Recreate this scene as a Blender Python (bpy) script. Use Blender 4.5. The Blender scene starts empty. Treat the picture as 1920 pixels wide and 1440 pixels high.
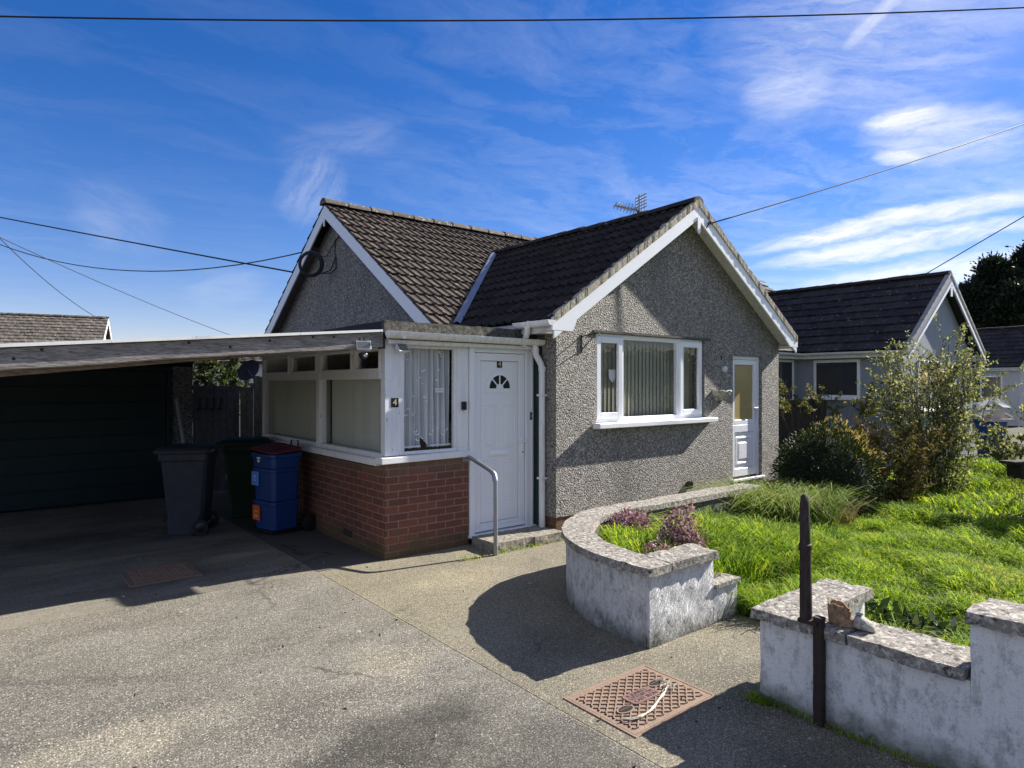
import bpy, bmesh, math, random
import numpy as np
from mathutils import Vector, Matrix, noise as mnoise

random.seed(4); RNG = np.random.default_rng(4)
SC = bpy.context.scene
COL = SC.collection
R = math.radians
PI = math.pi

# ------------------------------------------------------------------ helpers
BASE = {}

def tag(o, label=None, cat=None, group=None, kind=None):
    if label: o['label'] = label
    if cat: o['category'] = cat
    if group: o['group'] = group
    if kind: o['kind'] = kind
    return o

def thing(name, label, cat, loc=(0, 0, 0), rz=0, group=None):
    o = bpy.data.objects.new(name, None)
    o.empty_display_size = .1
    COL.objects.link(o)
    o.location = loc
    o.rotation_euler = (0, 0, rz)
    tag(o, label, cat, group)
    BASE[o] = Vector(loc)
    return o

class MB:
    def __init__(s): s.v = []; s.f = []
    def add(s, vs, fs):
        k = len(s.v)
        s.v.extend([tuple(v) for v in vs]); s.f.extend([tuple(i + k for i in f) for f in fs])
        return s
    def box(s, x0, x1, y0, y1, z0, z1):
        x0, x1 = min(x0, x1), max(x0, x1); y0, y1 = min(y0, y1), max(y0, y1); z0, z1 = min(z0, z1), max(z0, z1)
        return s.add([(x0, y0, z0), (x1, y0, z0), (x1, y1, z0), (x0, y1, z0), (x0, y0, z1), (x1, y0, z1), (x1, y1, z1), (x0, y1, z1)],
                     [(0, 3, 2, 1), (4, 5, 6, 7), (0, 1, 5, 4), (1, 2, 6, 5), (2, 3, 7, 6), (3, 0, 4, 7)])
    def obox(s, c, size, m):
        hx, hy, hz = [q / 2 for q in size]
        c = Vector(c)
        vs = [c + m @ Vector((x, y, z)) for z in (-hz, hz) for x, y in ((-hx, -hy), (hx, -hy), (hx, hy), (-hx, hy))]
        return s.add(vs, [(0, 3, 2, 1), (4, 5, 6, 7), (0, 1, 5, 4), (1, 2, 6, 5), (2, 3, 7, 6), (3, 0, 4, 7)])
    def bar(s, a, b, w, h, up=(0, 0, 1)):
        a = Vector(a); b = Vector(b); d = b - a; L = d.length; d.normalize()
        sd = d.cross(Vector(up)).normalized(); u = sd.cross(d)
        m = Matrix((d, sd, u)).transposed()
        return s.obox((a + b) / 2, (L, w, h), m)
    def prism(s, pts, vec):
        vec = Vector(vec); n = len(pts); pts = [Vector(p) for p in pts]
        nrm = Vector((0, 0, 0))
        for i in range(n): nrm += pts[i].cross(pts[(i + 1) % n])
        if nrm.dot(vec) > 0: pts = pts[::-1]
        vs = pts + [p + vec for p in pts]
        fs = [tuple(range(n)), tuple(range(2 * n - 1, n - 1, -1))]
        for i in range(n):
            j = (i + 1) % n
            fs.append((j, i, n + i, n + j))
        return s.add(vs, fs)
    def tube(s, path, r, n=8, cap=True):
        path = [Vector(p) for p in path]; k = len(path)
        rs = r if isinstance(r, (list, tuple)) else [r] * k
        b = len(s.v); vs = []; prev = None
        for i, p in enumerate(path):
            t = (path[min(i + 1, k - 1)] - path[max(i - 1, 0)]).normalized()
            if prev is None:
                a = Vector((0, 0, 1)) if abs(t.z) < .9 else Vector((1, 0, 0))
                u = t.cross(a).normalized()
            else:
                u = (prev - t * prev.dot(t)).normalized()
            prev = u; w = t.cross(u)
            for q in range(n):
                a = 2 * PI * q / n
                vs.append(p + (u * math.cos(a) + w * math.sin(a)) * rs[i])
        fs = [(i * n + q, i * n + (q + 1) % n, (i + 1) * n + (q + 1) % n, (i + 1) * n + q) for i in range(k - 1) for q in range(n)]
        if cap: fs += [tuple(range(n - 1, -1, -1)), tuple((k - 1) * n + q for q in range(n))]
        return s.add(vs, fs)
    def lathe(s, prof, c=(0, 0, 0), n=24, axis='z'):
        c = Vector(c); vs = []
        for r, h in prof:
            for q in range(n):
                a = 2 * PI * q / n
                x, y = r * math.cos(a), r * math.sin(a)
                vs.append(c + (Vector((x, y, h)) if axis == 'z' else Vector((h, x, y)) if axis == 'x' else Vector((y, h, x))))
        k = len(prof)
        fs = [(i * n + q, i * n + (q + 1) % n, (i + 1) * n + (q + 1) % n, (i + 1) * n + q) for i in range(k - 1) for q in range(n)]
        fs += [tuple(range(n - 1, -1, -1)), tuple((k - 1) * n + q for q in range(n))]
        return s.add(vs, fs)
    def gbox(s, x0, x1, y0, y1, z0, z1, st=.05, r=.0):
        """box made of a grid of faces, corners rounded by r, to be roughened afterwards"""
        L = (x1 - x0, y1 - y0, z1 - z0); o = (x0, y0, z0)
        for ax in range(3):
            u, w = (ax + 1) % 3, (ax + 2) % 3
            nu, nw = max(1, round(L[u] / st)), max(1, round(L[w] / st))
            for sd in (0, 1):
                k = len(s.v)
                for i in range(nu + 1):
                    for j in range(nw + 1):
                        p = [0, 0, 0]
                        p[ax] = o[ax] + sd * L[ax]; p[u] = o[u] + L[u] * i / nu; p[w] = o[w] + L[w] * j / nw
                        s.v.append(tuple(p))
                for i in range(nu):
                    for j in range(nw):
                        q = (k + i * (nw + 1) + j, k + (i + 1) * (nw + 1) + j, k + (i + 1) * (nw + 1) + j + 1, k + i * (nw + 1) + j + 1)
                        s.f.append(q if sd else q[::-1])
        return s
    def build(s, name, mat, parent=None, bevel=0, smooth=None, clips=(), rough=None, world=True, weld=False, loc=None, bseg=1):
        me = bpy.data.meshes.new(name)
        base = Vector((0, 0, 0))
        if loc is not None: base = Vector(loc)
        elif parent is not None and world: base = BASE.get(parent, base)
        vs = [(v[0] - base.x, v[1] - base.y, v[2] - base.z) for v in s.v]
        me.from_pydata(vs, [], s.f)
        if bevel or clips or rough or weld:
            bm = bmesh.new(); bm.from_mesh(me)
            if weld or rough or bevel: bmesh.ops.remove_doubles(bm, verts=bm.verts, dist=1e-5) if (weld or rough) else None
            for co, no in clips:
                bmesh.ops.bisect_plane(bm, geom=bm.verts[:] + bm.edges[:] + bm.faces[:], plane_co=Vector(co) - base, plane_no=no, clear_outer=True)
            if bevel:
                es = [e for e in bm.edges if len(e.link_faces) == 2 and e.calc_face_angle(0) > R(35)]
                bmesh.ops.bevel(bm, geom=es, offset=bevel, segments=bseg, affect='EDGES', profile=.6, clamp_overlap=True)
            if rough:
                fr, amp = rough
                bm.normal_update()
                for v in bm.verts:
                    p = (v.co + base) * fr
                    d = mnoise.noise(p) + .5 * mnoise.noise(p * 2.7) + .25 * mnoise.noise(p * 6.1)
                    v.co += v.normal * d * amp
            bm.to_mesh(me); bm.free()
        me.materials.append(mat)
        o = bpy.data.objects.new(name, me); COL.objects.link(o)
        if parent is not None: o.parent = parent
        if loc is not None: o.location = loc
        BASE[o] = base
        if smooth is not None:
            me.polygons.foreach_set('use_smooth', [True] * len(me.polygons))
            if smooth < 180: me.set_sharp_from_angle(angle=R(smooth))
        return o

def text_mesh(body, size, mtx, mat, name, parent, depth=.002):
    cu = bpy.data.curves.new(name, 'FONT'); cu.body = body; cu.size = size; cu.extrude = depth
    cu.align_x = 'CENTER'; cu.align_y = 'CENTER'
    t = bpy.data.objects.new(name, cu); COL.objects.link(t)
    dg = bpy.context.evaluated_depsgraph_get(); dg.update()
    me = bpy.data.meshes.new_from_object(t.evaluated_get(dg))
    bpy.data.objects.remove(t); me.name = name
    me.transform(mtx)
    b = BASE.get(parent, Vector((0, 0, 0)))
    me.transform(Matrix.Translation(-b))
    me.materials.clear(); me.materials.append(mat)
    o = bpy.data.objects.new(name, me); COL.objects.link(o); o.parent = parent
    BASE[o] = b
    return o

def np_mesh(name, V, F, mat, parent=None, loc=(0, 0, 0), smooth=False):
    """V (n,3) array, F (m,k) array of equal-sided faces"""
    loc = np.array(loc, float)
    me = bpy.data.meshes.new(name)
    n, (m, k) = len(V), F.shape
    me.vertices.add(n); me.vertices.foreach_set('co', (V - loc).astype(np.float32).ravel())
    me.loops.add(m * k); me.loops.foreach_set('vertex_index', F.astype(np.int32).ravel())
    me.polygons.add(m); me.polygons.foreach_set('loop_start', (np.arange(m) * k).astype(np.int32))
    me.update(calc_edges=True)
    if smooth: me.polygons.foreach_set('use_smooth', [True] * m)
    me.materials.append(mat)
    o = bpy.data.objects.new(name, me); COL.objects.link(o)
    if parent is not None: o.parent = parent
    else: o.location = tuple(loc)
    return o

# ------------------------------------------------------------------ materials
class NG:
    def __init__(s, tree): s.t = tree; tree.nodes.clear()
    def __call__(s, typ, ins=None, **at):
        nd = s.t.nodes.new(typ)
        for k, v in at.items(): setattr(nd, k, v)
        for k, v in (ins or {}).items(): s.put(nd.inputs[k], v)
        return nd
    def put(s, sock, v):
        if isinstance(v, bpy.types.NodeSocket): s.t.links.new(v, sock)
        else: sock.default_value = v
    def math(s, op, a, b=0., c=None, clamp=False):
        d = {0: a, 1: b}
        if c is not None: d[2] = c
        return s('ShaderNodeMath', d, operation=op, use_clamp=clamp).outputs[0]
    def vmath(s, op, a, b=(0, 0, 0)):
        nd = s('ShaderNodeVectorMath', {0: a}, operation=op)
        if op == 'SCALE': s.put(nd.inputs['Scale'], b)
        elif op not in ('LENGTH', 'NORMALIZE'): s.put(nd.inputs[1], b)
        return nd.outputs['Value'] if op in ('DOT_PRODUCT', 'LENGTH') else nd.outputs[0]
    def obj(s): return s('ShaderNodeTexCoord').outputs['Object']
    def map(s, v, sc=(1, 1, 1), rot=(0, 0, 0), loc=(0, 0, 0)):
        return s('ShaderNodeMapping', {'Vector': v, 'Scale': sc, 'Rotation': rot, 'Location': loc}).outputs[0]
    def noise(s, v, scale, detail=4, rough=.55, dist=0., out='Fac'):
        return s('ShaderNodeTexNoise', {'Vector': v, 'Scale': scale, 'Detail': detail, 'Roughness': rough, 'Distortion': dist}).outputs[out]
    def vor(s, v, scale, out='Distance', feature='F1', rnd=1.):
        return s('ShaderNodeTexVoronoi', {'Vector': v, 'Scale': scale, 'Randomness': rnd}, feature=feature).outputs[out]
    def ramp(s, f, stops, interp='LINEAR'):
        nd = s('ShaderNodeValToRGB', {'Fac': f}); cr = nd.color_ramp; cr.interpolation = interp
        while len(cr.elements) < len(stops): cr.elements.new(.5)
        for e, (p, c) in zip(cr.elements, stops):
            e.position = p; e.color = (c, c, c, 1) if isinstance(c, (int, float)) else (*c[:3], 1)
        return nd.outputs[0]
    def mix(s, f, a, b, blend='MIX'):
        fix = lambda c: c if isinstance(c, bpy.types.NodeSocket) else (c, c, c, 1) if isinstance(c, (int, float)) else (*c[:3], 1)
        return s('ShaderNodeMixRGB', {0: f, 1: fix(a), 2: fix(b)}, blend_type=blend).outputs[0]
    def bump(s, h, strength=.5, dist=.01, normal=None):
        d = {'Height': h, 'Strength': strength, 'Distance': dist}
        if normal is not None: d['Normal'] = normal
        return s('ShaderNodeBump', d).outputs[0]
    def pbr(s, col, rough=.8, normal=None, metal=0., spec=.4, out=True):
        p = s('ShaderNodeBsdfPrincipled')
        s.put(p.inputs['Base Color'], col if isinstance(col, bpy.types.NodeSocket) else (*col[:3], 1))
        s.put(p.inputs['Roughness'], rough); s.put(p.inputs['Metallic'], metal); s.put(p.inputs['Specular IOR Level'], spec)
        if normal is not None: s.put(p.inputs['Normal'], normal)
        if out: s.out(p.outputs[0])
        return p.outputs[0]
    def out(s, sh): s('ShaderNodeOutputMaterial', {'Surface': sh})
    def rand(s): return s('ShaderNodeNewGeometry').outputs['Random Per Island']
    def sep(s, v): return s('ShaderNodeSeparateXYZ', {0: v}).outputs
    def comb(s, x, y, z): return s('ShaderNodeCombineXYZ', {0: x, 1: y, 2: z}).outputs[0]

def newmat(name):
    m = bpy.data.materials.new(name); m.use_nodes = True
    return m, NG(m.node_tree)

def m_pebble(name, lo, mid, hi, sc=46., tint=(1, 1, 1), bs=1.0):
    m, g = newmat(name); v = g.obj()
    w = g('ShaderNodeTexVoronoi', {'Vector': v, 'Scale': sc, 'Randomness': 1.}, feature='F1')
    w2 = g('ShaderNodeTexVoronoi', {'Vector': v, 'Scale': sc * 2.1, 'Randomness': 1.}, feature='F1')
    cr = g.sep(w.outputs['Color'])[0]
    c = g.ramp(cr, [(0., lo), (.4, mid), (.85, hi), (1., tuple(min(.75, x * 1.35) for x in hi))])
    big = g.noise(v, 1.3, 5, .65); stv = g.noise(g.map(v, (2.2, 2.2, .35)), 1.2, 5, .65)
    c = g.mix(g.ramp(big, [(.35, .1), (.7, .5)]), c, mid)
    c = g.mix(g.ramp(stv, [(.5, 0.), (.75, .45)]), c, tuple(x * .55 for x in mid))
    edge = g.ramp(w.outputs['Distance'], [(.3, 1.), (.8, .45)])
    c = g.mix(1., c, edge, 'MULTIPLY')
    h = g.math('ADD', g.math('MULTIPLY', g.math('SUBTRACT', 1., w.outputs['Distance']), 1.), g.math('MULTIPLY', g.math('SUBTRACT', 1., w2.outputs['Distance']), .35))
    g.pbr(c, .75, g.bump(h, bs, .014), spec=.35)
    return m

def m_paint(name, col=(.8, .8, .8), rough=.35, dirt=.0, peel=0., under=(.25, .2, .15), scale=3.):
    m, g = newmat(name); v = g.obj(); c = col
    n = g.noise(v, scale, 6, .6)
    if dirt:
        st = g.noise(g.map(v, (6, 6, 1.2)), scale, 5, .65)
        c = g.mix(g.math('MULTIPLY', g.ramp(st, [(.45, 0.), (.75, 1.)]), dirt), c, tuple(x * .45 for x in col))
    if peel:
        pn = g.noise(g.map(v, (3, 3, 1)), scale * 4, 5, .7)
        c = g.mix(g.ramp(pn, [(.66 - peel * .1, 0.), (.70 - peel * .1, 1.)]), c, under)
    g.pbr(c, g.math('ADD', rough, g.math('MULTIPLY', n, .15)), g.bump(g.noise(v, 60, 3), .06, .004))
    return m

def m_plain(name, col, rough=.5, metal=0., var=.25, scale=8., bump=.05, spec=.4):
    m, g = newmat(name); v = g.obj()
    n = g.noise(v, scale, 5, .6)
    c = g.mix(n, tuple(x * (1 - var) for x in col), tuple(min(1, x * (1 + var)) for x in col))
    g.pbr(c, rough, g.bump(g.noise(v, scale * 9, 4), bump * 2, .004), metal, spec)
    return m

def m_tile(name, dark, light, lich=(.42, .41, .36), amount=.25, moss=0.):
    m, g = newmat(name); v = g.obj(); r = g.rand()
    n = g.noise(v, 5, 6, .65); f = g.noise(v, 70, 3, .6)
    c = g.mix(g.ramp(g.math('MULTIPLY', g.math('ADD', g.math('MULTIPLY', r, 1.3), n), .45), [(.12, 0.), (.85, 1.)]), dark, light)
    c = g.mix(g.math('MULTIPLY', f, .5), c, tuple(x * .5 for x in dark))
    if amount:
        ln = g.noise(v, 13, 5, .7)
        c = g.mix(g.ramp(ln, [(.70 - amount * .3, 0.), (.76 - amount * .25, .8)]), c, lich)
    if moss:
        mn = g.noise(v, 2.5, 6, .7)
        c = g.mix(g.ramp(mn, [(.55, 0.), (.7, moss)]), c, (.055, .06, .02))
    g.pbr(c, .75, g.bump(g.math('ADD', f, n), .35, .006), spec=.15)
    return m

def m_brick(name):
    m, g = newmat(name); v = g.obj(); x, y, z = g.sep(v)
    u = g.comb(g.math('ADD', x, y), z, 0.)
    u = g.vmath('ADD', u, g.vmath('SCALE', g.noise(v, 9, 2, out='Color'), .006))
    b = g('ShaderNodeTexBrick', {'Vector': u, 'Color1': (.25, .085, .048, 1), 'Color2': (.125, .048, .034, 1), 'Mortar': (.31, .245, .19, 1), 'Scale': 1.,
                                 'Mortar Size': .0058, 'Mortar Smooth': .15, 'Bias': -.1, 'Brick Width': .225, 'Row Height': .075})
    n = g.noise(v, 26, 6, .7); sp = g.noise(v, 160, 3, .6)
    c = g.mix(g.ramp(n, [(.3, .0), (.75, .65)]), b.outputs['Color'], (.10, .05, .042))
    c = g.mix(g.ramp(sp, [(.58, 0.), (.72, .5)]), c, (.32, .17, .12))
    zz = g.math('ADD', z, g.math('MULTIPLY', g.noise(v, 3.2, 5, .7), .55))
    c = g.mix(g.ramp(zz, [(.30, .75), (.52, 0.)]), c, (.085, .075, .038))      # algae growing up from the splash zone
    st = g.noise(g.map(v, (14, 14, 1.5)), 1.6, 4, .6)
    top = g.math('MULTIPLY', g.ramp(z, [(.78, 0.), (.93, 1.)]), g.ramp(st, [(.35, .2), (.6, .8)]))
    c = g.mix(top, c, (.16, .13, .09))
    h = g.math('SUBTRACT', g.math('MULTIPLY', n, .3), g.math('MULTIPLY', b.outputs['Fac'], 1.))
    g.pbr(c, .85, g.bump(g.math('ADD', h, g.math('MULTIPLY', sp, .2)), .8, .008), spec=.25)
    return m

def m_concrete(name, base, light, dark, yellow=(.36, .31, .22), grain=1., streak=(1, 1, 1), patch=.5, stains=()):
    m, g = newmat(name); v = g.obj()
    b1 = g.noise(v, .5, 7, .62, .4); b2 = g.noise(g.map(v, streak), 1.25, 8, .7, .5); b3 = g.noise(v, .33, 5, .6, .6)
    gr = g.noise(v, 105, 4, .75); mid = g.noise(v, 24, 5, .75); ag = g.vor(v, 160, 'Color')
    c = g.mix(g.ramp(b1, [(.32, 0.), (.68, 1.)]), base, yellow)
    c = g.mix(g.ramp(b2, [(.46, 0.), (.66, patch)]), c, light)
    c = g.mix(g.ramp(b2, [(.28, .8), (.45, 0.)]), c, dark)
    c = g.mix(g.ramp(b3, [(.52, 0.), (.62, .65)]), c, dark)
    c = g.mix(g.ramp(mid, [(.36, .55 * grain), (.52, 0.)]), c, tuple(x * .4 for x in base))
    c = g.mix(g.ramp(gr, [(.38, .8 * grain), (.52, 0.)]), c, tuple(x * .25 for x in base))
    c = g.mix(g.ramp(gr, [(.55, 0.), (.70, .75 * grain)]), c, tuple(min(.7, x * 1.5) for x in light))
    g2 = g.noise(v, 52, 7, .78)
    c = g.mix(g.ramp(g2, [(.37, .7 * grain), (.47, 0.)]), c, tuple(x * .32 for x in base))
    c = g.mix(g.ramp(g2, [(.575, 0.), (.66, .6 * grain)]), c, tuple(min(.7, x * 1.35) for x in light))
    c = g.mix(g.ramp(g.sep(ag)[0], [(.88, 0.), (.97, .7 * grain)]), c, tuple(min(.8, x * 1.7) for x in light))
    if stains:
        px_, py_, pz_ = g.sep(v); wob = g.math('MULTIPLY', g.math('SUBTRACT', g.noise(v, 1.4, 7, .68), .5), 2.2)
        for sx_, sy_, rx_, ry_, am in stains:
            q = g.math('ADD', g.math('ABSOLUTE', g.math('DIVIDE', g.math('SUBTRACT', px_, sx_), rx_)), g.math('ABSOLUTE', g.math('DIVIDE', g.math('SUBTRACT', py_, sy_), ry_)))
            mk = g.ramp(g.math('ADD', q, wob), [(.35, abs(am)), (1.25, 0.)])
            c = g.mix(mk, c, g.mix(1., c, .38 if am > 0 else (1.75, 1.68, 1.5), 'MULTIPLY'))
    spots = g.noise(g.map(v, (1, 1.6, 1)), 5.5, 4, .6)
    c = g.mix(g.ramp(spots, [(.69, 0.), (.73, .75)]), c, tuple(min(.8, x * 1.45) for x in light))
    cv = g.vmath('ADD', v, g.vmath('SCALE', g.noise(v, 2.2, 6, .7, out='Color'), .5))
    ck = g.vor(cv, .42, 'Distance', 'DISTANCE_TO_EDGE'); cm = g.ramp(g.noise(v, .6, 2), [(.5, 0.), (.56, .8)])
    c = g.mix(g.math('MULTIPLY', g.ramp(ck, [(.0025, 1.), (.006, 0.)]), cm), c, tuple(x * .3 for x in base))
    h = g.math('ADD', g.math('MULTIPLY', gr, .8), g.math('MULTIPLY', mid, .7))
    g.pbr(c, .85, g.bump(h, .9 * min(1, grain), .010), spec=.3)
    return m

def m_oldwall(name, paint=(.62, .62, .6), under=(.13, .125, .115), cover=.5, brush=True):
    """weathered masonry paint over render"""
    m, g = newmat(name); v = g.obj(); x, y, z = g.sep(v)
    n1 = g.noise(v, 2.6, 10, .82); n2 = g.noise(g.map(v, (1, 1, .7)), 15, 7, .8); n3 = g.noise(v, 80, 4, .75)
    f = g.math('ADD', g.math('MULTIPLY', n1, .6), g.math('MULTIPLY', n2, .4))
    f = g.math('ADD', f, g.math('MULTIPLY', g.math('SUBTRACT', z, .28), .22))
    k = .50 - cover * .10
    c = g.mix(g.ramp(f, [(k - .07, .85), (k + .015, 0.)]), paint, under)
    c = g.mix(g.ramp(n2, [(.50, 0.), (.60, .45)]), c, tuple(x * 1.2 for x in under))
    bl_ = g.noise(g.map(v, (1, 1, .28)), 11, 7, .8)
    c = g.mix(g.ramp(bl_, [(.53, 0.), (.64, .5)]), c, tuple(x * 1.1 for x in under))
    c = g.mix(g.ramp(n3, [(.57, 0.), (.72, .6)]), c, tuple(x * .8 for x in under))
    c = g.mix(g.ramp(n3, [(.32, .6), (.42, 0.)]), c, tuple(min(.85, x * 1.2) for x in paint))
    low = g.math('ADD', z, g.math('MULTIPLY', g.noise(v, 5, 5, .7), .35))
    c = g.mix(g.ramp(low, [(.17, .8), (.33, 0.)]), c, (.075, .075, .045))       # grime and algae along the foot
    h = g.math('ADD', n2, g.math('MULTIPLY', n3, .6))
    if brush:
        w = g.noise(g.map(g.map(v, rot=(0, R(-38), 0)), (26, 26, 6)), 1.5, 4, .65, 1.2)
        h = g.math('ADD', h, g.math('MULTIPLY', w, 4.5))
    g.pbr(c, .85, g.bump(h, .8, .014), spec=.2)
    return m

def m_stone(name, base=(.25, .235, .21), lich=(.58, .56, .5), dark=(.05, .048, .045)):
    m, g = newmat(name); v = g.obj()
    n = g.noise(v, 7, 7, .7); s = g.noise(v, 28, 5, .7); f = g.noise(v, 110, 3, .6)
    c = g.mix(g.ramp(n, [(.3, 0.), (.7, 1.)]), base, tuple(x * 1.4 for x in base))
    c = g.mix(g.ramp(s, [(.36, .95), (.50, 0.)]), c, dark)
    c = g.mix(g.ramp(g.noise(v, 30, 8, .78), [(.50, 0.), (.60, .85)]), c, lich)
    g.pbr(c, .9, g.bump(g.math('ADD', s, g.math('MULTIPLY', f, .5)), .9, .012), spec=.2)
    return m

def m_wood(name, a, b, axis=(1, 12, 12), knots=0., rough=.85, bs=.5):
    m, g = newmat(name); v = g.obj()
    n = g.noise(g.map(v, axis), 3.2, 7, .68, .6); f = g.noise(g.map(v, tuple(q * 4 for q in axis)), 4, 4, .6)
    c = g.mix(g.ramp(n, [(.25, 0.), (.75, 1.)]), a, b)
    c = g.mix(g.ramp(f, [(.38, .7), (.52, 0.)]), c, tuple(q * .35 for q in a))
    if knots:
        k = g.vor(g.map(v, (1.6, .01, 5)), 1.1)
        c = g.mix(g.ramp(k, [(.045, .9), (.10, 0.)]), c, (.012, .01, .01))
    g.pbr(c, rough, g.bump(g.math('ADD', n, f), bs, .006), spec=.2)
    return m

def m_glass(name, tint=(1, 1, 1), refl=1.):
    m, g = newmat(name)
    v = g.obj()
    nb = g.bump(g.noise(v, 2.2, 2), .05, .02)
    fc_ = g('ShaderNodeLayerWeight', {'Blend': .5, 'Normal': nb}).outputs['Facing']
    fr = g.math('MULTIPLY', g.math('ADD', .042, g.math('MULTIPLY', .95, g.math('POWER', fc_, 5.))), refl, clamp=True)
    t = g('ShaderNodeBsdfTransparent', {'Color': (*tint, 1)}).outputs[0]
    gl = g('ShaderNodeBsdfGlossy', {'Color': (1, 1, 1, 1), 'Roughness': .01, 'Normal': nb}).outputs[0]
    g.out(g('ShaderNodeMixShader', {0: fr, 1: t, 2: gl}).outputs[0])
    return m

def m_leaf(name, stops, trans=.35, rough=.65, patch=0.):
    m, g = newmat(name)
    c = g.ramp(g.rand(), stops)
    if patch:
        pn = g.noise(g.obj(), 1.5, 4, .6)
        c = g.mix(g.ramp(pn, [(.36, patch), (.5, 0.)]), c, (.05, .11, .015)); c = g.mix(g.ramp(pn, [(.56, 0.), (.72, patch)]), c, (.40, .40, .10))
    p = g.pbr(c, rough, spec=.25, out=False)
    t = g('ShaderNodeBsdfTranslucent', {'Color': g.mix(1., c, (1.25, 1.15, .6), 'MULTIPLY')}).outputs[0]
    g.out(g('ShaderNodeMixShader', {0: trans, 1: p, 2: t}).outputs[0])
    return m

def m_net(name):
    m, g = newmat(name); v = g.obj()
    f = g.noise(g.map(v, (1, 1, .02)), 60, 2)
    t = g('ShaderNodeBsdfTransparent', {'Color': (1, 1, 1, 1)}).outputs[0]
    d = g('ShaderNodeBsdfDiffuse', {'Color': (.85, .87, .88, 1)}).outputs[0]
    g.out(g('ShaderNodeMixShader', {0: g.ramp(f, [(.35, .55), (.65, .88)]), 1: t, 2: d}).outputs[0])
    return m

PEB = m_pebble('pebbledash', (.125, .118, .105), (.30, .28, .245), (.50, .465, .41), 50., bs=1.1)
PEB_D = m_pebble('pebbledash_grey', (.10, .10, .10), (.24, .235, .225), (.45, .44, .42), 58.)
WHITE = m_paint('white_upvc', (.82, .83, .84), .28)
WHITE_OLD = m_paint('white_paint_old', (.80, .80, .78), .5, .22, .25, (.28, .25, .2), 3.)
WHITE_GUT = m_paint('white_gutter', (.78, .78, .76), .4, .5)
BRICK = m_brick('red_brick')
TILE_D = m_tile('tile_dark', (.020, .017, .016), (.052, .044, .040), (.2, .18, .15), amount=.1)
TILE_B = m_tile('tile_brown', (.052, .04, .032), (.135, .106, .083), amount=.34, moss=.3)
TILE_N = m_tile('tile_grey', (.024, .02, .019), (.062, .053, .048), (.36, .33, .29), .30)
TILE_L = m_tile('tile_lichen', (.07, .058, .048), (.16, .14, .115), (.46, .44, .40), .45)
MORTAR = m_stone('verge_mortar', (.32, .285, .225), (.45, .41, .33), (.16, .14, .11))
LEAD = m_plain('lead', (.24, .25, .275), .45, .2, .3, 6, .15)
GREEN_PAINT = m_paint('dark_green_paint', (.012, .035, .026), .4, .2)
DRIVE = m_concrete('driveway_concrete', (.168, .157, .133), (.32, .297, .25), (.066, .062, .055), (.22, .198, .15), 1.15, (1, 1.8, 1), .6, [(1.5, 2.85, .9, .4, .8), (2.1, 2.2, .8, .7, .6), (1.0, 1.9, 1.6, .9, .5), (.55, 3.7, .7, .4, -.5), (1.95, 3.6, .5, .5, -.5), (-.4, 4.9, .9, .5, .35), (2.0, 3.0, .5, .25, .5)])
APRON = m_concrete('carport_concrete', (.15, .14, .122), (.30, .28, .24), (.062, .058, .054), (.25, .22, .155), .6, (.7, 2.4, 1), .8, [(1.3, 6.5, 1.0, .35, .6), (.6, 7.6, 1.0, .3, -.5), (1.9, 6.9, .5, .2, -.6), (.9, 8.8, 1.2, .6, .6)])
PATH = m_concrete('path_concrete', (.19, .172, .13), (.31, .28, .21), (.085, .079, .063), (.285, .248, .16), 1.05, (1, 1, 1), .6, [(3.0, 3.2, .5, .5, .4), (3.4, 4.9, .8, .4, -.35), (2.9, 1.4, .5, .4, .5)])
SOIL = m_plain('soil', (.045, .045, .022), .95, 0, .5, 4, .3)
OLDW = m_oldwall('old_white_render', (.84, .83, .79), cover=1.15)
OLDW2 = m_oldwall('brushed_render', (.84, .84, .83), (.24, .24, .24), .9)
OLDW3 = m_oldwall('old_white_render_smooth', (.80, .80, .77), (.2, .195, .175), .95, False)
COPE = m_stone('coping_concrete', (.21, .19, .165), (.60, .57, .5), (.035, .032, .03))
STEPST = m_stone('step_stone', (.22, .2, .165), (.4, .37, .3), (.08, .075, .05))
FELT = m_stone('mossy_felt', (.07, .068, .058), (.17, .165, .13), (.02, .02, .016))
FELT_D = m_plain('roof_felt', (.02, .021, .025), .8, 0, .4, 12, .2)
BEAM = m_wood('beam_wood', (.15, .14, .13), (.40, .37, .34), (1, 10, 10), 1.)
BROWNW = m_wood('brown_wood', (.15, .105, .075), (.3, .22, .155), (1, 10, 10))
GATEW = m_wood('gate_wood', (.085, .085, .09), (.17, .168, .17), (12, 12, 1))
FENCEW = m_wood('fence_wood', (.11, .11, .08), (.22, .215, .16), (12, 12, 1))
FENCE_D = m_wood('dark_fence_wood', (.03, .028, .024), (.075, .068, .055), (12, 12, 1))
POSTW = m_wood('post_wood', (.028, .021, .019), (.085, .068, .06), (16, 16, 1.5), rough=.7)
IRON = m_plain('rusty_iron', (.04, .028, .024), .75, .3, .5, 14, .4)
GDOOR = m_paint('garage_door_paint', (.006, .027, .031), .45, .3)
BIN_G = m_plain('bin_grey', (.042, .046, .060), .62, 0, .4, 7, .2, .25)
BIN_GR = m_plain('bin_green', (.010, .034, .016), .62, 0, .4, 7, .2, .25)
BIN_B = m_plain('bin_blue', (.012, .05, .22), .62, 0, .4, 7, .2, .25)
BOX_B = m_plain('box_blue', (.010, .042, .165), .42, 0, .15, 5, .05)
LID_R = m_plain('lid_red', (.12, .02, .027), .55, 0, .2, 5, .05)
RUBBER = m_plain('black_rubber', (.012, .012, .013), .7, 0, .2, 9, .1)
BLACK = m_plain('black_plastic', (.012, .012, .014), .35, 0, .2, 9, .03)
STEEL = m_plain('grey_steel', (.30, .31, .32), .42, .65, .2, 9, .05)
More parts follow.
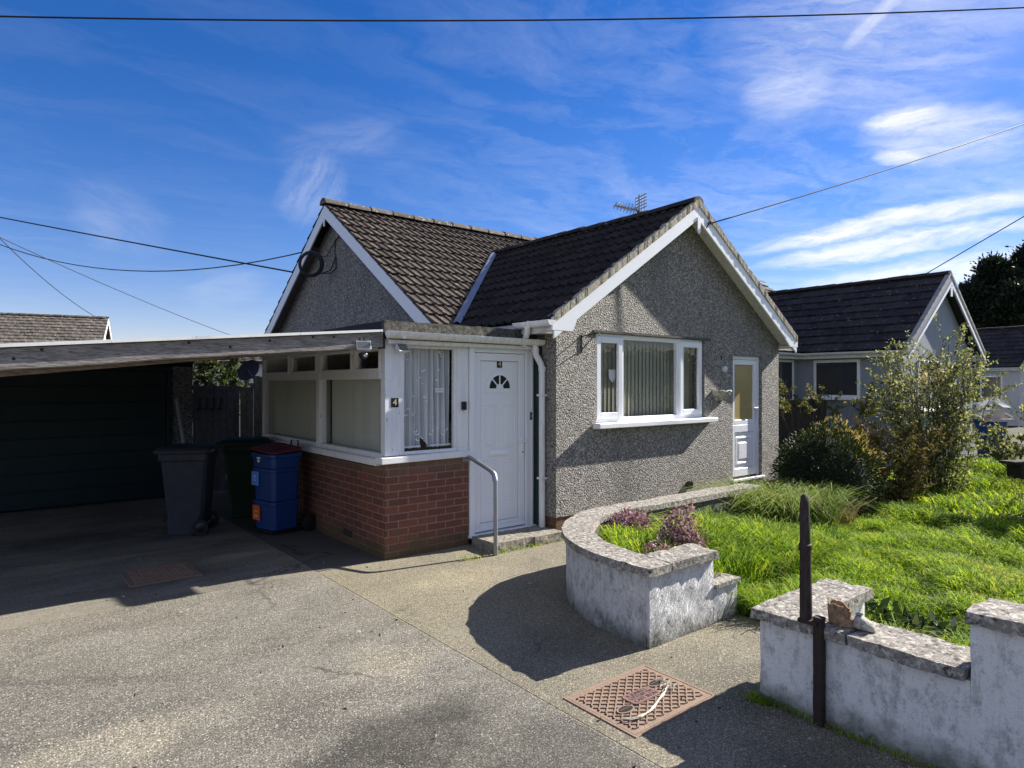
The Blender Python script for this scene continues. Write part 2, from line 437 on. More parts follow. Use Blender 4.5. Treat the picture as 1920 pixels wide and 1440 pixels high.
ALU = m_plain('aluminium', (.5, .51, .52), .35, .7, .2, 9, .05)
SILVER = m_paint('silver_plastic', (.6, .62, .63), .3)
STICK_O = m_plain('sticker_orange', (.62, .11, .02), .5, 0, .1)
STICK_B = m_plain('sticker_blue', (.10, .24, .65), .5, 0, .1)
STICK_W = m_plain('sticker_white', (.7, .72, .74), .5, 0, .1)
GOLD = m_plain('gold_digit', (.62, .5, .3), .4, .2, .1)
GLASS = m_glass('window_glass')
GLASS_D = m_glass('dark_glass', (.55, .6, .58))
BLIND = m_paint('blind_cream', (.50, .52, .44), .8)
BLIND_D = m_paint('blind_green', (.27, .275, .21), .8)
NET = m_net('net_curtain'); MOTIF = m_paint('net_motif', (.8, .82, .83), .8)
ROOM = m_plain('room_dark', (.09, .085, .08), .9)
FROST = m_paint('door_glass_tan', (.36, .29, .13), .12)
MANH = m_plain('cast_iron_rust', (.25, .172, .122), .7, .1, .35, 11, .4)
MANH_D = m_plain('cast_iron_dark', (.07, .045, .038), .8, .1, .4, 11, .4)
STRAW = m_plain('dry_straw', (.58, .53, .42), .9, 0, .3, 30)
TERRA = m_stone('terracotta', (.27, .17, .095), (.42, .36, .24), (.13, .095, .06))
PALE = m_stone('pale_stone', (.36, .35, .30), (.5, .48, .42), (.16, .15, .12))
CABLE = m_plain('cable_black', (.015, .015, .017), .6)
PLANK = m_paint('plank_paint', (.30, .36, .34), .7, .4)
RENDER_N = m_paint('grey_render', (.28, .305, .345), .8, .3, 0, scale=1.)
RENDER_W = m_paint('cream_render', (.55, .53, .49), .8, .3, 0, scale=1.)
SOFFIT = m_paint('soffit_white', (.6, .6, .58), .5, .6)
DISH = m_plain('dish_grey', (.10, .105, .13), .5)
GRASS = m_leaf('grass_blade', [(0, (.05, .12, .01)), (.35, (.17, .32, .02)), (.75, (.35, .50, .03)), (.96, (.45, .53, .06)), (1, (.5, .45, .18))], .5, .75, .65)
TUFT = m_leaf('tuft_blade', [(0, (.05, .10, .015)), (.5, (.20, .30, .045)), (.85, (.2, .25, .06)), (1, (.38, .33, .18))], .35)
L_DARK = m_leaf('leaf_dark', [(0, (.008, .017, .006)), (.6, (.022, .04, .012)), (1, (.05, .07, .02))], .2)
L_GOLD = m_leaf('leaf_gold', [(0, (.11, .115, .035)), (.5, (.25, .20, .085)), (1, (.44, .35, .19))], .4)
L_LOOSE = m_leaf('leaf_loose', [(0, (.05, .068, .03)), (.45, (.15, .18, .09)), (.8, (.28, .31, .17)), (1, (.52, .52, .38))], .42)
L_YELL = m_leaf('leaf_yellow', [(0, (.04, .06, .015)), (.5, (.12, .14, .04)), (.85, (.24, .235, .09)), (1, (.26, .17, .09))], .3)
L_BROWN = m_leaf('leaf_brown', [(0, (.05, .055, .015)), (.5, (.13, .11, .035)), (1, (.26, .2, .09))], .3)
L_PURP = m_leaf('leaf_purple', [(0, (.06, .035, .042)), (.35, (.19, .09, .14)), (.75, (.37, .22, .30)), (1, (.56, .42, .48))], .25)
L_CON = m_leaf('leaf_conifer', [(0, (.006, .013, .007)), (.6, (.016, .028, .014)), (1, (.03, .045, .024))], .12)
TWIG = m_plain('twig_bark', (.075, .058, .042), .9, 0, .4, 12, .2)

# ------------------------------------------------------------------ setting
def structure(o): return tag(o, kind='structure')

def sheet(name, rects, mat, z=0., th=.03):
    mb = MB()
    for x0, x1, y0, y1 in rects: mb.box(x0, x1, y0, y1, z - th, z)
    return structure(mb.build(name, mat))

g_ = MB().box(-250, 250, -250, 250, -.4, -.034); structure(g_.build('ground', SOIL))
sheet('driveway', [(-9, 2.385, -9, 5.845)], DRIVE)
sheet('carport_floor', [(-9, 2.385, 5.86, 11.3)], APRON)
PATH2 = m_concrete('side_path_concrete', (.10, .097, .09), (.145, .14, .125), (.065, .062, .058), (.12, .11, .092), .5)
sheet('path', [(2.40, 4.45, -9, 5.845), (4.45, 11.5, 4.55, 5.5), (4.45, 5.1, 5.5, 5.845)], PATH)
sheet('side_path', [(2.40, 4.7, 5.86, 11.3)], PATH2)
sheet('path_joint', [(2.385, 2.40, -9, 11.3), (-9, 2.385, 5.845, 5.86)], m_concrete('joint_filler', (.24, .22, .165), (.36, .33, .25), (.15, .14, .10)), -.002)
# moss and weed growing out of slab joints is part of the grass object further down

def lawn_ok(x, y):
    if x < 3.55: return False
    if y > 4.22: return x > 10.3
    if y > 2.9:
        if x < 4.8 and y > 3.0: return math.hypot(x - 4.8, y - 3.0) < 1.22
        return x > 3.6
    if y > 1.9: return x > 4.42
    return x > 3.56

def lawn_z(x, y):
    z = .02 + .045 * mnoise.noise((x * .7, y * .7, 0)) + .02 * mnoise.noise((x * 2.1, y * 2.1, 3))
    k = min(1, max(0, (y - 2.75) / .5)) * min(1, max(0, (7. - x) / 2.5))
    return z + .18 * k

mb = MB(); st = .12; idx = {}
for i in range(int((34 - 3.4) / st)):
    for j in range(int((7.3 + 9) / st)):
        x, y = 3.4 + i * st, -9 + j * st
        if lawn_ok(x + st / 2, y + st / 2):
            q = []
            for a, b in ((0, 0), (1, 0), (1, 1), (0, 1)):
                k = (i + a, j + b)
                if k not in idx:
                    idx[k] = len(mb.v); X, Y = 3.4 + k[0] * st, -9 + k[1] * st
                    mb.v.append((X, Y, lawn_z(X, Y)))
                q.append(idx[k])
            mb.f.append(tuple(q))
structure(mb.build('lawn', SOIL, smooth=180))

# ------------------------------------------------------------------ roofs
def tile_slope(mb, o, eu, ev, W, L, tw=.30, course=.30, rolls=2, amp=.026, lift=.032, seg=6, jit=.004, gap=.0, flat=False):
    o = Vector(o); eu = Vector(eu).normalized(); ev = Vector(ev).normalized(); n = eu.cross(ev).normalized()
    if n.z < 0: n = -n
    nu = seg * rolls
    for k in range(math.ceil(L / course)):
        v0, v1 = k * course - .02, min((k + 1) * course + .012, L)
        off = (.5 * tw if (k % 2 and flat) else 0)
        for t in range(-1 if off else 0, math.ceil(W / tw)):
            j1, j2, j3 = [random.uniform(-jit, jit) for _ in range(3)]
            if random.random() < .03: j3 -= random.uniform(.012, .03); j1 += .006
            rows = [[], [], []]
            for i in range(nu + 1):
                x = i / nu
                u = min(max(t * tw + off + x * tw, 0), W)
                p = (x * rolls) % 1.0 if x < 1 else 0
                h = amp * math.sin(PI * p / .46) if p < .46 else 0.
                base = o + eu * u
                rows[0].append(base + ev * (v0 + j3) + n * (h + lift - .024 + j1))
                rows[1].append(base + ev * (v0 + j3) + n * (h + lift + j1))
                rows[2].append(base + ev * v1 + n * (h + .003 + j2 * .3))
            k0 = len(mb.v); m = nu + 1
            for r in rows: mb.v.extend(tuple(q) for q in r)
            for r in range(2):
                for i in range(nu):
                    mb.f.append((k0 + r * m + i, k0 + r * m + i + 1, k0 + (r + 1) * m + i + 1, k0 + (r + 1) * m + i))

def ridge_tiles(mb, a, b, r=.12, step=.42):
    a = Vector(a); b = Vector(b); d = (b - a); L = d.length; d.normalize()
    sd = d.cross(Vector((0, 0, 1))).normalized(); n = max(1, round(L / step))
    for i in range(n):
        p = a + d * (L * i / n); q = a + d * (L * (i + 1) / n + .015)
        jz = random.uniform(-.008, .008); vs = []
        for base, rr in ((p, r + .012), (q, r)):
            for k in range(9):
                t = PI * k / 8
                vs.append(base + sd * math.cos(t) * rr + Vector((0, 0, math.sin(t) * rr * .8 + jz - .03)))
        mb.add(vs, [(k, k + 1, 9 + k + 1, 9 + k) for k in range(8)] + [tuple(range(9))])

def slope_plate(mb, pts, th):
    mb.prism(pts, (0, 0, -th))

# ------------------------------------------------------------------ the bungalow
HB = thing('bungalow', 'grey pebbledash bungalow with two gables and dark tiled roof', 'bungalow', (7.4, 8.5, 0))
EX0, EX1, EXR, EZR, EZE = 4.78, 10.02, 7.42, 4.17, 2.45          # front wing eaves, ridge
XS = (EZR - EZE) / (EXR - EX0)
WX0, WX1, WY = 5.05, 9.92, 5.45
def ext_under(x): return EZR - .06 - XS * abs(x - EXR)
WD0, WD1, WZ0, WZ1 = 5.706, 7.906, 1.25, 2.366                  # window
DX0, DX1, DZ0, DZ1 = 8.615, 9.42, .33, 2.177                     # side door
mb = MB()
def wp(x0, x1, z0, z1=None):
    P = [(x0, WY, z0), (x1, WY, z0)]
    if z1 is not None: P += [(x1, WY, z1), (x0, WY, z1)]
    else:
        P.append((x1, WY, ext_under(x1)))
        if x0 < EXR < x1: P.append((EXR, WY, EZR - .06))
        P.append((x0, WY, ext_under(x0)))
    mb.prism(P, (0, .2, 0))
wp(WX0, WD0, .225); wp(WD0, WD1, .225, WZ0); wp(WD0, WD1, WZ1); wp(WD1, DX0, .225); wp(DX0, DX1, DZ1); wp(DX1, WX1, .225); wp(DX0, DX1, .0, DZ0)
mb.box(WX0, WX0 + .2, WY + .2, 7.32, .225, 2.50)
mb.box(WX1 - .2, WX1, WY + .2, 7.32, 0, 2.50)
MX, MYE, MYR, MYB, MZR, MZE, MX1 = 4.46, 7.15, 10.61, 14.07, 4.79, 2.5, 10.9
MS = (MZR - MZE) / (MYR - MYE)
gx = MX + .22
mb.prism([(gx, 7.32, 0), (gx, 13.9, 0), (gx, 13.9, MZE + MS * .17 - .08), (gx, MYR, MZR - .09), (gx, 7.32, MZE + MS * .17 - .08)], (.2, 0, 0))
mb.box(gx + .2, WX0 + .2, 7.32, 7.52, 0, 2.45); mb.box(WX1 - .2, 10.7, 7.32, 7.52, 0, 2.45)
mb.box(gx + .2, 10.7, 13.7, 13.9, 0, 2.45)
mb.prism([(10.5, 7.52, 0), (10.5, 13.7, 0), (10.5, 13.7, 2.4), (10.5, MYR, MZR - .09), (10.5, 7.52, 2.4)], (.2, 0, 0))
mb.build('wall', PEB, HB)
mb = MB().box(WX0 + .012, WX1 - .01, WY + .012, WY + .2, 0, .225).box(WX0 + .012, WX0 + .2, WY + .2, 7.3, 0, .225)
mb.build('plinth', BRICK, HB)
# roof slopes
mb = MB(); L = math.hypot(EXR - EX0, EZR - EZE)
tile_slope(mb, (EX0, 5.22, EZE), (0, 1, 0), (EXR - EX0, 0, EZR - EZE), 5.0, L, amp=.030, lift=.036)
r_ = mb.build('roof_slope', TILE_D, HB, clips=[((0, 10.2, 0), (0, 1, 0))], smooth=40)
tag(r_, 'charcoal tiled slope of the front wing on the porch side')
mb = MB(); EX1b = EXR + (EXR - EX0)
tile_slope(mb, (EX1b, 5.22, EZE), (0, 1, 0), (EXR - EX1b, 0, EZR - EZE), 5.0, L, amp=.030, lift=.036)
mb.build('roof_slope', TILE_D, HB, smooth=40)
mb = MB(); L = math.hypot(MYR - MYE, MZR - MZE)
tile_slope(mb, (MX, MYE, MZE), (1, 0, 0), (0, MYR - MYE, MZR - MZE), MX1 - MX, L, amp=.024, lift=.04, tw=.30)
tag(mb.build('roof_slope', TILE_B, HB, smooth=40), 'brown lichen flecked slope of the main roof')
mb = MB()
tile_slope(mb, (MX, MYB, MZE), (1, 0, 0), (0, MYR - MYB, MZR - MZE), MX1 - MX, L, amp=.024, lift=.04)
mb.build('roof_slope', TILE_B, HB, smooth=40)
mb = MB(); ridge_tiles(mb, (EXR, 5.2, EZR + .035), (EXR, 9.9, EZR + .035), .095)
mb.build('ridge', TILE_N, HB, smooth=50)
mb = MB(); ridge_tiles(mb, (MX - .02, MYR, MZR + .04), (MX1, MYR, MZR + .04), .12)
mb.build('ridge', TILE_L, HB, smooth=50)
# roof decks under the tiles
mb = MB()
slope_plate(mb, [(EX0 + .03, 5.24, EZE - .005), (EXR, 5.24, EZR - .012), (EXR, 10, EZR - .012), (EX0 + .03, 7.2, EZE - .005)], .05)
slope_plate(mb, [(EX1b - .03, 5.24, EZE - .005), (EXR, 5.24, EZR - .013), (EXR, 10, EZR - .013), (EX1b - .03, 7.2, EZE - .005)], .05)
slope_plate(mb, [(MX + .03, MYE + .04, MZE + .015), (MX1 - .03, MYE + .04, MZE + .015), (MX1 - .03, MYR, MZR - .015), (MX + .03, MYR, MZR - .015)], .06)
slope_plate(mb, [(MX + .03, MYB - .04, MZE + .015), (MX1 - .03, MYB - .04, MZE + .015), (MX1 - .03, MYR, MZR - .016), (MX + .03, MYR, MZR - .016)], .06)
mb.build('roof_deck', FELT_D, HB)
# verge mortar under the tile edge
def raked(mb, y0, y1, x0, z0, x1, z1, up, dn):
    mb.prism([(x0, y0, z0 + up), (x1, y0, z1 + up), (x1, y0, z1 - dn), (x0, y0, z0 - dn)], (0, y1 - y0, 0))
mb = MB()
N = 110
for sx, xe in ((1, EX0 + .02), (-1, EX1b - .02)):
    for i in range(N):
        a, b = i / N, (i + 1) / N
        xa, xb = xe + (EXR - xe) * a, xe + (EXR - xe) * b
        za, zb = EZE + (EZR - EZE) * a, EZE + (EZR - EZE) * b
        up = .066 + .018 * mnoise.noise((i * .23, sx * 5, 0)) + random.uniform(-.004, .004); yy = 5.194 + .01 * mnoise.noise((i * .3, 3, sx))
        raked(mb, yy, 5.262, xa, za, xb, zb, up, .03)
mb.build('verge_mortar', MORTAR, HB)
# barge boards: front wing
def barge_front(xa, xb, za, zb, name='barge_board'):
    m_ = MB(); raked(m_, 5.21, 5.235, xa, za, xb, zb, -.022, .215)
    return m_
m_ = barge_front(EX0 + .02, EXR - .002, EZE + .01, EZR)
m_.prism([(EX0 - .01, 5.208, EZE + .02), (EX0 + .36, 5.208, EZE + .23), (EX0 + .36, 5.208, EZE + .0), (EX0 + .30, 5.208, EZE - .115), (EX0 - .01, 5.208, EZE - .115)], (0, .028, 0))
m_.build('barge_board', WHITE, HB, bevel=.003)
m_ = barge_front(EX1b - .02, EXR + .002, EZE + .01, EZR)
m_.prism([(EX1b + .01, 5.208, EZE + .02), (EX1b - .36, 5.208, EZE + .23), (EX1b - .36, 5.208, EZE + .0), (EX1b - .22, 5.208, EZE - .115), (EX1b + .01, 5.208, EZE - .115)], (0, .028, 0))
m_.build('barge_board', WHITE, HB, bevel=.003)
m_ = MB()
for s in (-1, 1):
    xe = EX0 + .05 if s < 0 else EX1b - .05
    m_.prism([(xe, 5.236, EZE - .075), (EXR, 5.236, EZR - .075), (EXR, 5.236, EZR - .10), (xe, 5.236, EZE - .10)], (0, .21, 0))
m_.box(EX0, WX0, 5.236, 5.45, EZE - .115, EZE - .09); m_.box(WX1, EX1b, 5.236, 5.45, EZE - .115, EZE - .09)
m_.box(EX0 + .02, EX0 + .04, 5.236, 7.0, EZE - .13, EZE - .01); m_.box(EX1b - .04, EX1b - .02, 5.236, 7.0, EZE - .13, EZE - .01)
m_.box(EX0 + .04, WX0, 5.46, 7.1, EZE - .125, EZE - .105)
m_.build('soffit', SOFFIT, HB)
m_ = MB().prism([(EXR - .03, 5.195, EZR - .19), (EXR + .03, 5.195, EZR - .19), (EXR + .03, 5.195, EZR - .37), (EXR, 5.195, EZR - .41), (EXR - .03, 5.195, EZR - .37)], (0, .015, 0))
m_.build('finial', WHITE, HB)
# main gable barge boards (plane x = MX)
for s in (-1, 1):
    ye = MYE + .0 if s < 0 else MYB - .0
    m_ = MB().prism([(MX + .01, ye, MZE - .0), (MX + .01, MYR - .001 * s * -1, MZR - .0), (MX + .01, MYR, MZR - .22), (MX + .01, ye + (0 if s > 0 else 0), MZE - .22)], (.025, 0, 0))
    m_.build('barge_board', WHITE, HB, bevel=.003)
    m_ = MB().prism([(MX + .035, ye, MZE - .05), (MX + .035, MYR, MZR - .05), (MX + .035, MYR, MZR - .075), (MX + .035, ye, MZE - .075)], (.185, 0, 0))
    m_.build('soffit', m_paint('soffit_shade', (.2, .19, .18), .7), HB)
m_ = MB().prism([(MX + .0, MYR - .03, MZR - .2), (MX + .0, MYR + .03, MZR - .2), (MX + .0, MYR + .02, MZR - .36), (MX + .0, MYR - .02, MZR - .36)], (.012, 0, 0))
m_.build('finial', WHITE, HB)
# main fascia beside the valley, and lead valley
MB().box(MX + .04, 5.2, MYE + .02, MYE + .045, MZE - .16, MZE - .005).build('fascia', m_paint('fascia_grey', (.30, .32, .36), .5, .3), HB)
def main_z(y): return MZE + MS * (y - MYE)
def ext_z(x): return EZE + XS * (x - EX0)
m_ = MB(); P = []
for i in range(13):
    t = i / 12; x = EX0 + .02 + (EXR - EX0 - .2) * t
    y = MYE + (ext_z(x) - MZE) / MS
    P.append((x, y, ext_z(x) + .045))
wv = .085
for i in range(12):
    (x0, y0, z0), (x1, y1, z1) = P[i], P[i + 1]
    j = random.uniform(0, .008)
    m_.add([(x0 - wv * .75, y0 + .0, z0 + .035 + j), (x0 + wv * .3, y0 - wv * .6, z0 + .035), (x1 + wv * .3, y1 - wv * .6, z1 + .035), (x1 - wv * .75, y1, z1 + .035 + j),
            (x0 - .02, y0 - .03, z0 + .062), (x1 - .02, y1 - .03, z1 + .062)], [(0, 4, 5, 3), (4, 1, 2, 5)])
m_.build('valley_flashing', LEAD, HB, smooth=60)
# window
def casement(mb, x0, x1, z0, z1, y, w=.06, d=.05):
    mb.box(x0, x0 + w, y, y + d, z0, z1); mb.box(x1 - w, x1, y, y + d, z0, z1)
    mb.box(x0 + w, x1 - w, y, y + d, z0, z0 + w); mb.box(x0 + w, x1 - w, y, y + d, z1 - w, z1)
wy = WY + .04
wf = MB(); casement(wf, WD0, WD1, WZ0 + .03, WZ1, wy, .055, .06)
for x in (6.215, 7.36): wf.box(x - .03, x + .03, wy, wy + .06, WZ0 + .085, WZ1 - .055)
WF = wf.build('window', WHITE, HB, bevel=.004)
for x0, x1 in ((WD0 + .03, 6.20), (7.375, WD1 - .03)):
    q = MB(); casement(q, x0, x1, WZ0 + .075, WZ1 - .035, wy - .022, .075, .04); sash = q.build('sash', WHITE, WF, bevel=.006)
p = MB()
for x0, x1, z0, z1 in ((WD0 + .1, 6.13, WZ0 + .14, WZ1 - .1), (6.245, 7.33, WZ0 + .085, WZ1 - .055), (7.45, WD1 - .1, WZ0 + .14, WZ1 - .1)):
    p.add([(x0, wy + .017, z0), (x1, wy + .017, z0), (x1, wy + .017, z1), (x0, wy + .017, z1)], [(0, 1, 2, 3)])
p.build('pane', GLASS, WF)
MB().box(WD0 - .06, WD1 + .16, WY - .12, WY + .05, WZ0 - .035, WZ0 + .028).build('sill', WHITE, WF, bevel=.008)
MB().box(WD0 - .06, WD1 + .12, WY - .02, WY + .03, WZ1 + .005, WZ1 + .03).build('lintel', m_plain('lintel_edge', (.09, .085, .08), .9), WF)
bl = MB(); x = WD0 + .06
while x < WD1 - .05:
    a = R(-9 + random.uniform(-2.5, 2.5)); c, s_ = .0455 * math.cos(a), .046 * math.sin(a)
    bl.add([(x - c, wy + .13 + s_, WZ0 + .07), (x + c, wy + .13 - s_, WZ0 + .07), (x + c, wy + .13 - s_, WZ1 - .04), (x - c, wy + .13 + s_, WZ1 - .04)], [(0, 1, 2, 3)])
    x += .074
bl.build('vertical_blind', BLIND_D, WF)
MB().box(WD0 - .2, WD1 + .2, 6.6, 6.62, .8, 2.6).build('room_back', ROOM, HB)
wb = MB()     # figure standing on the inside sill: a pale crest-shaped hanging
wb.prism([(6.03, wy + .05, 1.93), (6.15, wy + .05, 1.93), (6.15, wy + .05, 1.83), (6.09, wy + .05, 1.77), (6.03, wy + .05, 1.83)], (0, .008, 0))
wb.build('window_hanging', SILVER, WF)
# side door
dfm = MB(); dy = WY + .05
dfm.box(DX0, DX0 + .055, dy, dy + .07, DZ0, DZ1); dfm.box(DX1 - .055, DX1, dy, dy + .07, DZ0, DZ1); dfm.box(DX0 + .055, DX1 - .055, dy, dy + .07, DZ1 - .055, DZ1)
DR = dfm.build('side_door', WHITE, HB, bevel=.004)
q = MB(); a0, a1 = DX0 + .06, DX1 - .06; yd = dy + .005
casement(q, a0, a1, 1.13, DZ1 - .06, yd, .075, .05)
q.box(a0, a0 + .08, yd, yd + .05, DZ0 + .02, 1.13); q.box(a1 - .08, a1, yd, yd + .05, DZ0 + .02, 1.13); q.box(a0 + .08, a1 - .08, yd, yd + .05, DZ0 + .02, DZ0 + .14)
q.box(a0 + .08, a1 - .08, yd, yd + .05, 1.02, 1.13)
q.build('door_leaf', WHITE, DR, bevel=.004)
q = MB().box(a0 + .08, a1 - .08, yd + .02, yd + .045, DZ0 + .14, 1.02)
casement(q, a0 + .13, a1 - .13, DZ0 + .2, .95, yd + .006, .035, .02); q.box(a0 + .2, a1 - .2, yd + .004, yd + .03, DZ0 + .28, .86)
q.build('door_panel', WHITE, DR, bevel=.008)
MB().box(a0 + .075, a1 - .075, yd + .03, yd + .036, 1.205, DZ1 - .135).build('door_glass', FROST, DR)
MB().box(a1 - .06, a1 - .03, yd - .012, yd, 1.2, 1.42).box(a1 - .14, a1 - .035, yd - .05, yd - .03, 1.37, 1.39).box(a1 - .055, a1 - .035, yd - .04, yd - .01, 1.37, 1.39).build('handle', SILVER, DR, bevel=.004)
MB().box(DX0 - .03, DX1 + .03, WY - .04, WY + .05, DZ0 - .035, DZ0).build('threshold', WHITE_OLD, DR, bevel=.004)
# small fittings on the gable wall
MB().lathe([(.0, 0), (.045, 0), (.05, -.01), (.045, -.035), (.02, -.045), (0, -.046)], (8.38, WY, 1.965), 16, 'y').build('wall_light', SILVER, HB, smooth=40)
MB().lathe([(.0, .02), (.055, .02), (.055, -.05), (.042, -.05), (.042, .0), (0, .0)], (7.52, WY, .36), 16, 'y').build('vent_pipe', BLACK, HB, smooth=40)
MB().lathe([(.0, .02), (.05, .02), (.05, -.04), (.038, -.04), (.038, .0), (0, .0)], (5.60, WY, .20), 16, 'y').build('vent_pipe', BLACK, HB, smooth=40)
MB().box(8.305, 8.315, WY - .01, WY + .02, 2.10, 2.17).build('wall_hook', IRON, HB)
# green trim board at the porch return, downpipe and gutters
MB().box(WX0 - .029, WX0 - .002, 5.69, 5.815, .02, 2.18).build('trim_board', GREEN_PAINT, HB)
def gutter(mb, a, b, r=.06):
    a = Vector(a); b = Vector(b); d = (b - a).normalized(); sd = d.cross(Vector((0, 0, 1))).normalized(); vs = []
    for p in (a, b):
        for rr in (r, r - .008):
            for k in range(9):
                t = PI + PI * k / 8
                vs.append(p + sd * math.cos(t) * rr + Vector((0, 0, math.sin(t) * rr)))
    fs = [(k, k + 1, 18 + k + 1, 18 + k) for k in range(8)] + [(9 + k + 1, 9 + k, 27 + k, 27 + k + 1) for k in range(8)]
    fs += [(0, 18, 27, 9), (8, 17, 35, 26), tuple(range(9)), tuple(range(26, 17, -1))]
    mb.add(vs, fs)
gm = MB(); gutter(gm, (EX0 - .03, 5.19, EZE - .005), (EX0 - .03, 5.80, EZE - .005), .062)
gm.box(EX0 - .098, EX0 + .035, 5.50, 5.53, EZE - .07, EZE + .0)
gm.build('gutter', WHITE_GUT, HB, smooth=50)
MB().tube([(EX0 - .03, 5.60, EZE - .05), (EX0 - .03, 5.60, EZE - .10), (EX0 - .0, 5.66, EZE - .16), (EX0 + .03, 5.72, EZE - .19), (EX0 + .03, 5.73, 2.18)], .034, 12).build('downpipe', WHITE_GUT, HB, smooth=50)

# ------------------------------------------------------------------ hanging basket bracket, wall planter
BR = thing('basket_bracket', 'black iron hanging basket bracket beside the gable window', 'bracket', (5.45, WY, 2.25))
b = MB().box(5.442, 5.46, WY - .012, WY, 2.12, 2.33)
b.tube([(5.45, WY - .01, 2.31), (5.46, WY - .12, 2.325), (5.47, WY - .26, 2.335), (5.47, WY - .29, 2.30)], .007, 6).tube([(5.45, WY - .01, 2.15), (5.46, WY - .10, 2.23), (5.47, WY - .22, 2.33)], .006, 6)
b.build('arm', BLACK, BR)
WPn = thing('wall_planter', 'small half round stone wall planter beside the narrow white door', 'planter', (8.28, WY, 1.52))
vs = []; n = 14; rows = 7; m_ = MB()
for i in range(rows):
    t = i / (rows - 1); rr = .19 * (1 - .55 * t ** 1.6); z = 1.645 - .13 * t
    for k in range(n + 1):
        a = PI + PI * k / n; wob = 1 + .06 * math.sin(k * 2.2)
        vs.append((8.28 + rr * math.cos(a) * 1.0, WY + rr * .75 * math.sin(a) * wob, z + .012 * math.sin(k * 1.9)))
m_.add(vs, [(i * (n + 1) + k, (i + 1) * (n + 1) + k, (i + 1) * (n + 1) + k + 1, i * (n + 1) + k + 1) for i in range(rows - 1) for k in range(n)] + [tuple((rows - 1) * (n + 1) + k for k in range(n + 1))])
m_.build('bowl', PALE, WPn, rough=(18, .006), smooth=60)
m_ = MB(); rim = [(8.28 + .19 * math.cos(PI + PI * k / n), WY + .14 * math.sin(PI + PI * k / n), 1.648 + .01 * math.sin(k * 1.9)) for k in range(n + 1)]
m_.tube(rim, .012, 6); m_.build('rim', PALE, WPn, smooth=60)

# ------------------------------------------------------------------ porch
PX, PY, PXR, PYB = 3.075, 5.81, 5.05, 9.52
PO = thing('porch', 'white framed porch with brick base and flat roof', 'porch', (4.0, 7.4, 0))
m_ = MB().box(PX, 4.085, PY, PY + .22, 0, .985).box(PX, PX + .22, PY + .22, PYB, 0, .90)
m_.build('brick_base', BRICK, PO)
MB().box(PX + .5, PX + .68, PY - .006 + .006, PY + .0, 0, .01)
ab = MB().box(PX - .006, PX, 6.55, 6.77, .09, .16); ab.build('air_brick', m_plain('air_brick_dark', (.05, .03, .022), .9), PO)
m_ = MB().box(PX - .06, PX + .2, PY + .1, PYB, .93, 1.0); m_.prism([(PX - .06, PY - .05, .955), (4.09, PY - .05, .965), (4.09, PY - .05, 1.03), (PX - .06, PY - .05, 1.02)], (0, .15, 0))
m_.build('sill', WHITE_OLD, PO, bevel=.006)
# side frame (plane x = PX), transom lights
m_ = MB(); x0, x1 = PX + .005, PX + .075
def sbox(y0, y1, z0, z1, dx=0): m_.box(x0 - dx, x1 + dx * .5, y0, y1, z0, z1)
sbox(PYB - .09, PYB, 1.0, 2.2); sbox(PY + .06, PY + .10, 1.0, 2.2); sbox(7.42, 7.53, 1.0, 2.2, .012)
sbox(PY + .1, 7.42, 1.0, 1.05); sbox(7.53, PYB - .09, 1.0, 1.05); sbox(PY + .1, 7.42, 1.80, 1.875, .008); sbox(7.53, PYB - .09, 1.80, 1.875, .008)
sbox(PY + .1, 7.42, 2.12, 2.2); sbox(7.53, PYB - .09, 2.12, 2.2); sbox(6.50, 6.56, 1.875, 2.12); sbox(8.38, 8.44, 1.875, 2.12)
SF = m_.build('side_window', WHITE_OLD, PO, bevel=.005)
for y0, y1 in ((PY + .1, 6.5), (6.56, 7.42), (7.53, 8.38), (8.44, PYB - .09)):
    q = MB(); w = .035
    q.box(x0 - .012, x0 + .03, y0, y0 + w, 1.875, 2.12); q.box(x0 - .012, x0 + .03, y1 - w, y1, 1.875, 2.12); q.box(x0 - .012, x0 + .03, y0 + w, y1 - w, 1.875, 1.875 + w); q.box(x0 - .012, x0 + .03, y0 + w, y1 - w, 2.085, 2.12)
    q.build('transom_sash', WHITE_OLD, SF, bevel=.004)
p = MB()
for y0, y1, z0, z1 in ((PY + .1, 7.42, 1.05, 1.80), (7.53, PYB - .09, 1.05, 1.80), (PY + .135, 6.465, 1.91, 2.085), (6.595, 7.385, 1.91, 2.085), (7.565, 8.345, 1.91, 2.085), (8.475, PYB - .125, 1.91, 2.085)):
    p.add([(PX + .037, y1, z0), (PX + .037, y0, z0), (PX + .037, y0, z1), (PX + .037, y1, z1)], [(0, 1, 2, 3)])
p.build('pane', GLASS, SF)
bl = MB()
for ya, yb in ((PY + .14, 7.40), (7.60, PYB - .12)):
    y = ya
    while y < yb:
        a = R(14 + random.uniform(-9, 9)); c, s_ = .056 * math.cos(a), .056 * math.sin(a)
        bl.add([(PX + .17 + s_, y - c, 1.03), (PX + .17 - s_, y + c, 1.03), (PX + .17 - s_, y + c, 1.86), (PX + .17 + s_, y - c, 1.86)], [(0, 1, 2, 3)])
        y += .089
bl.build('vertical_blind', BLIND, SF)
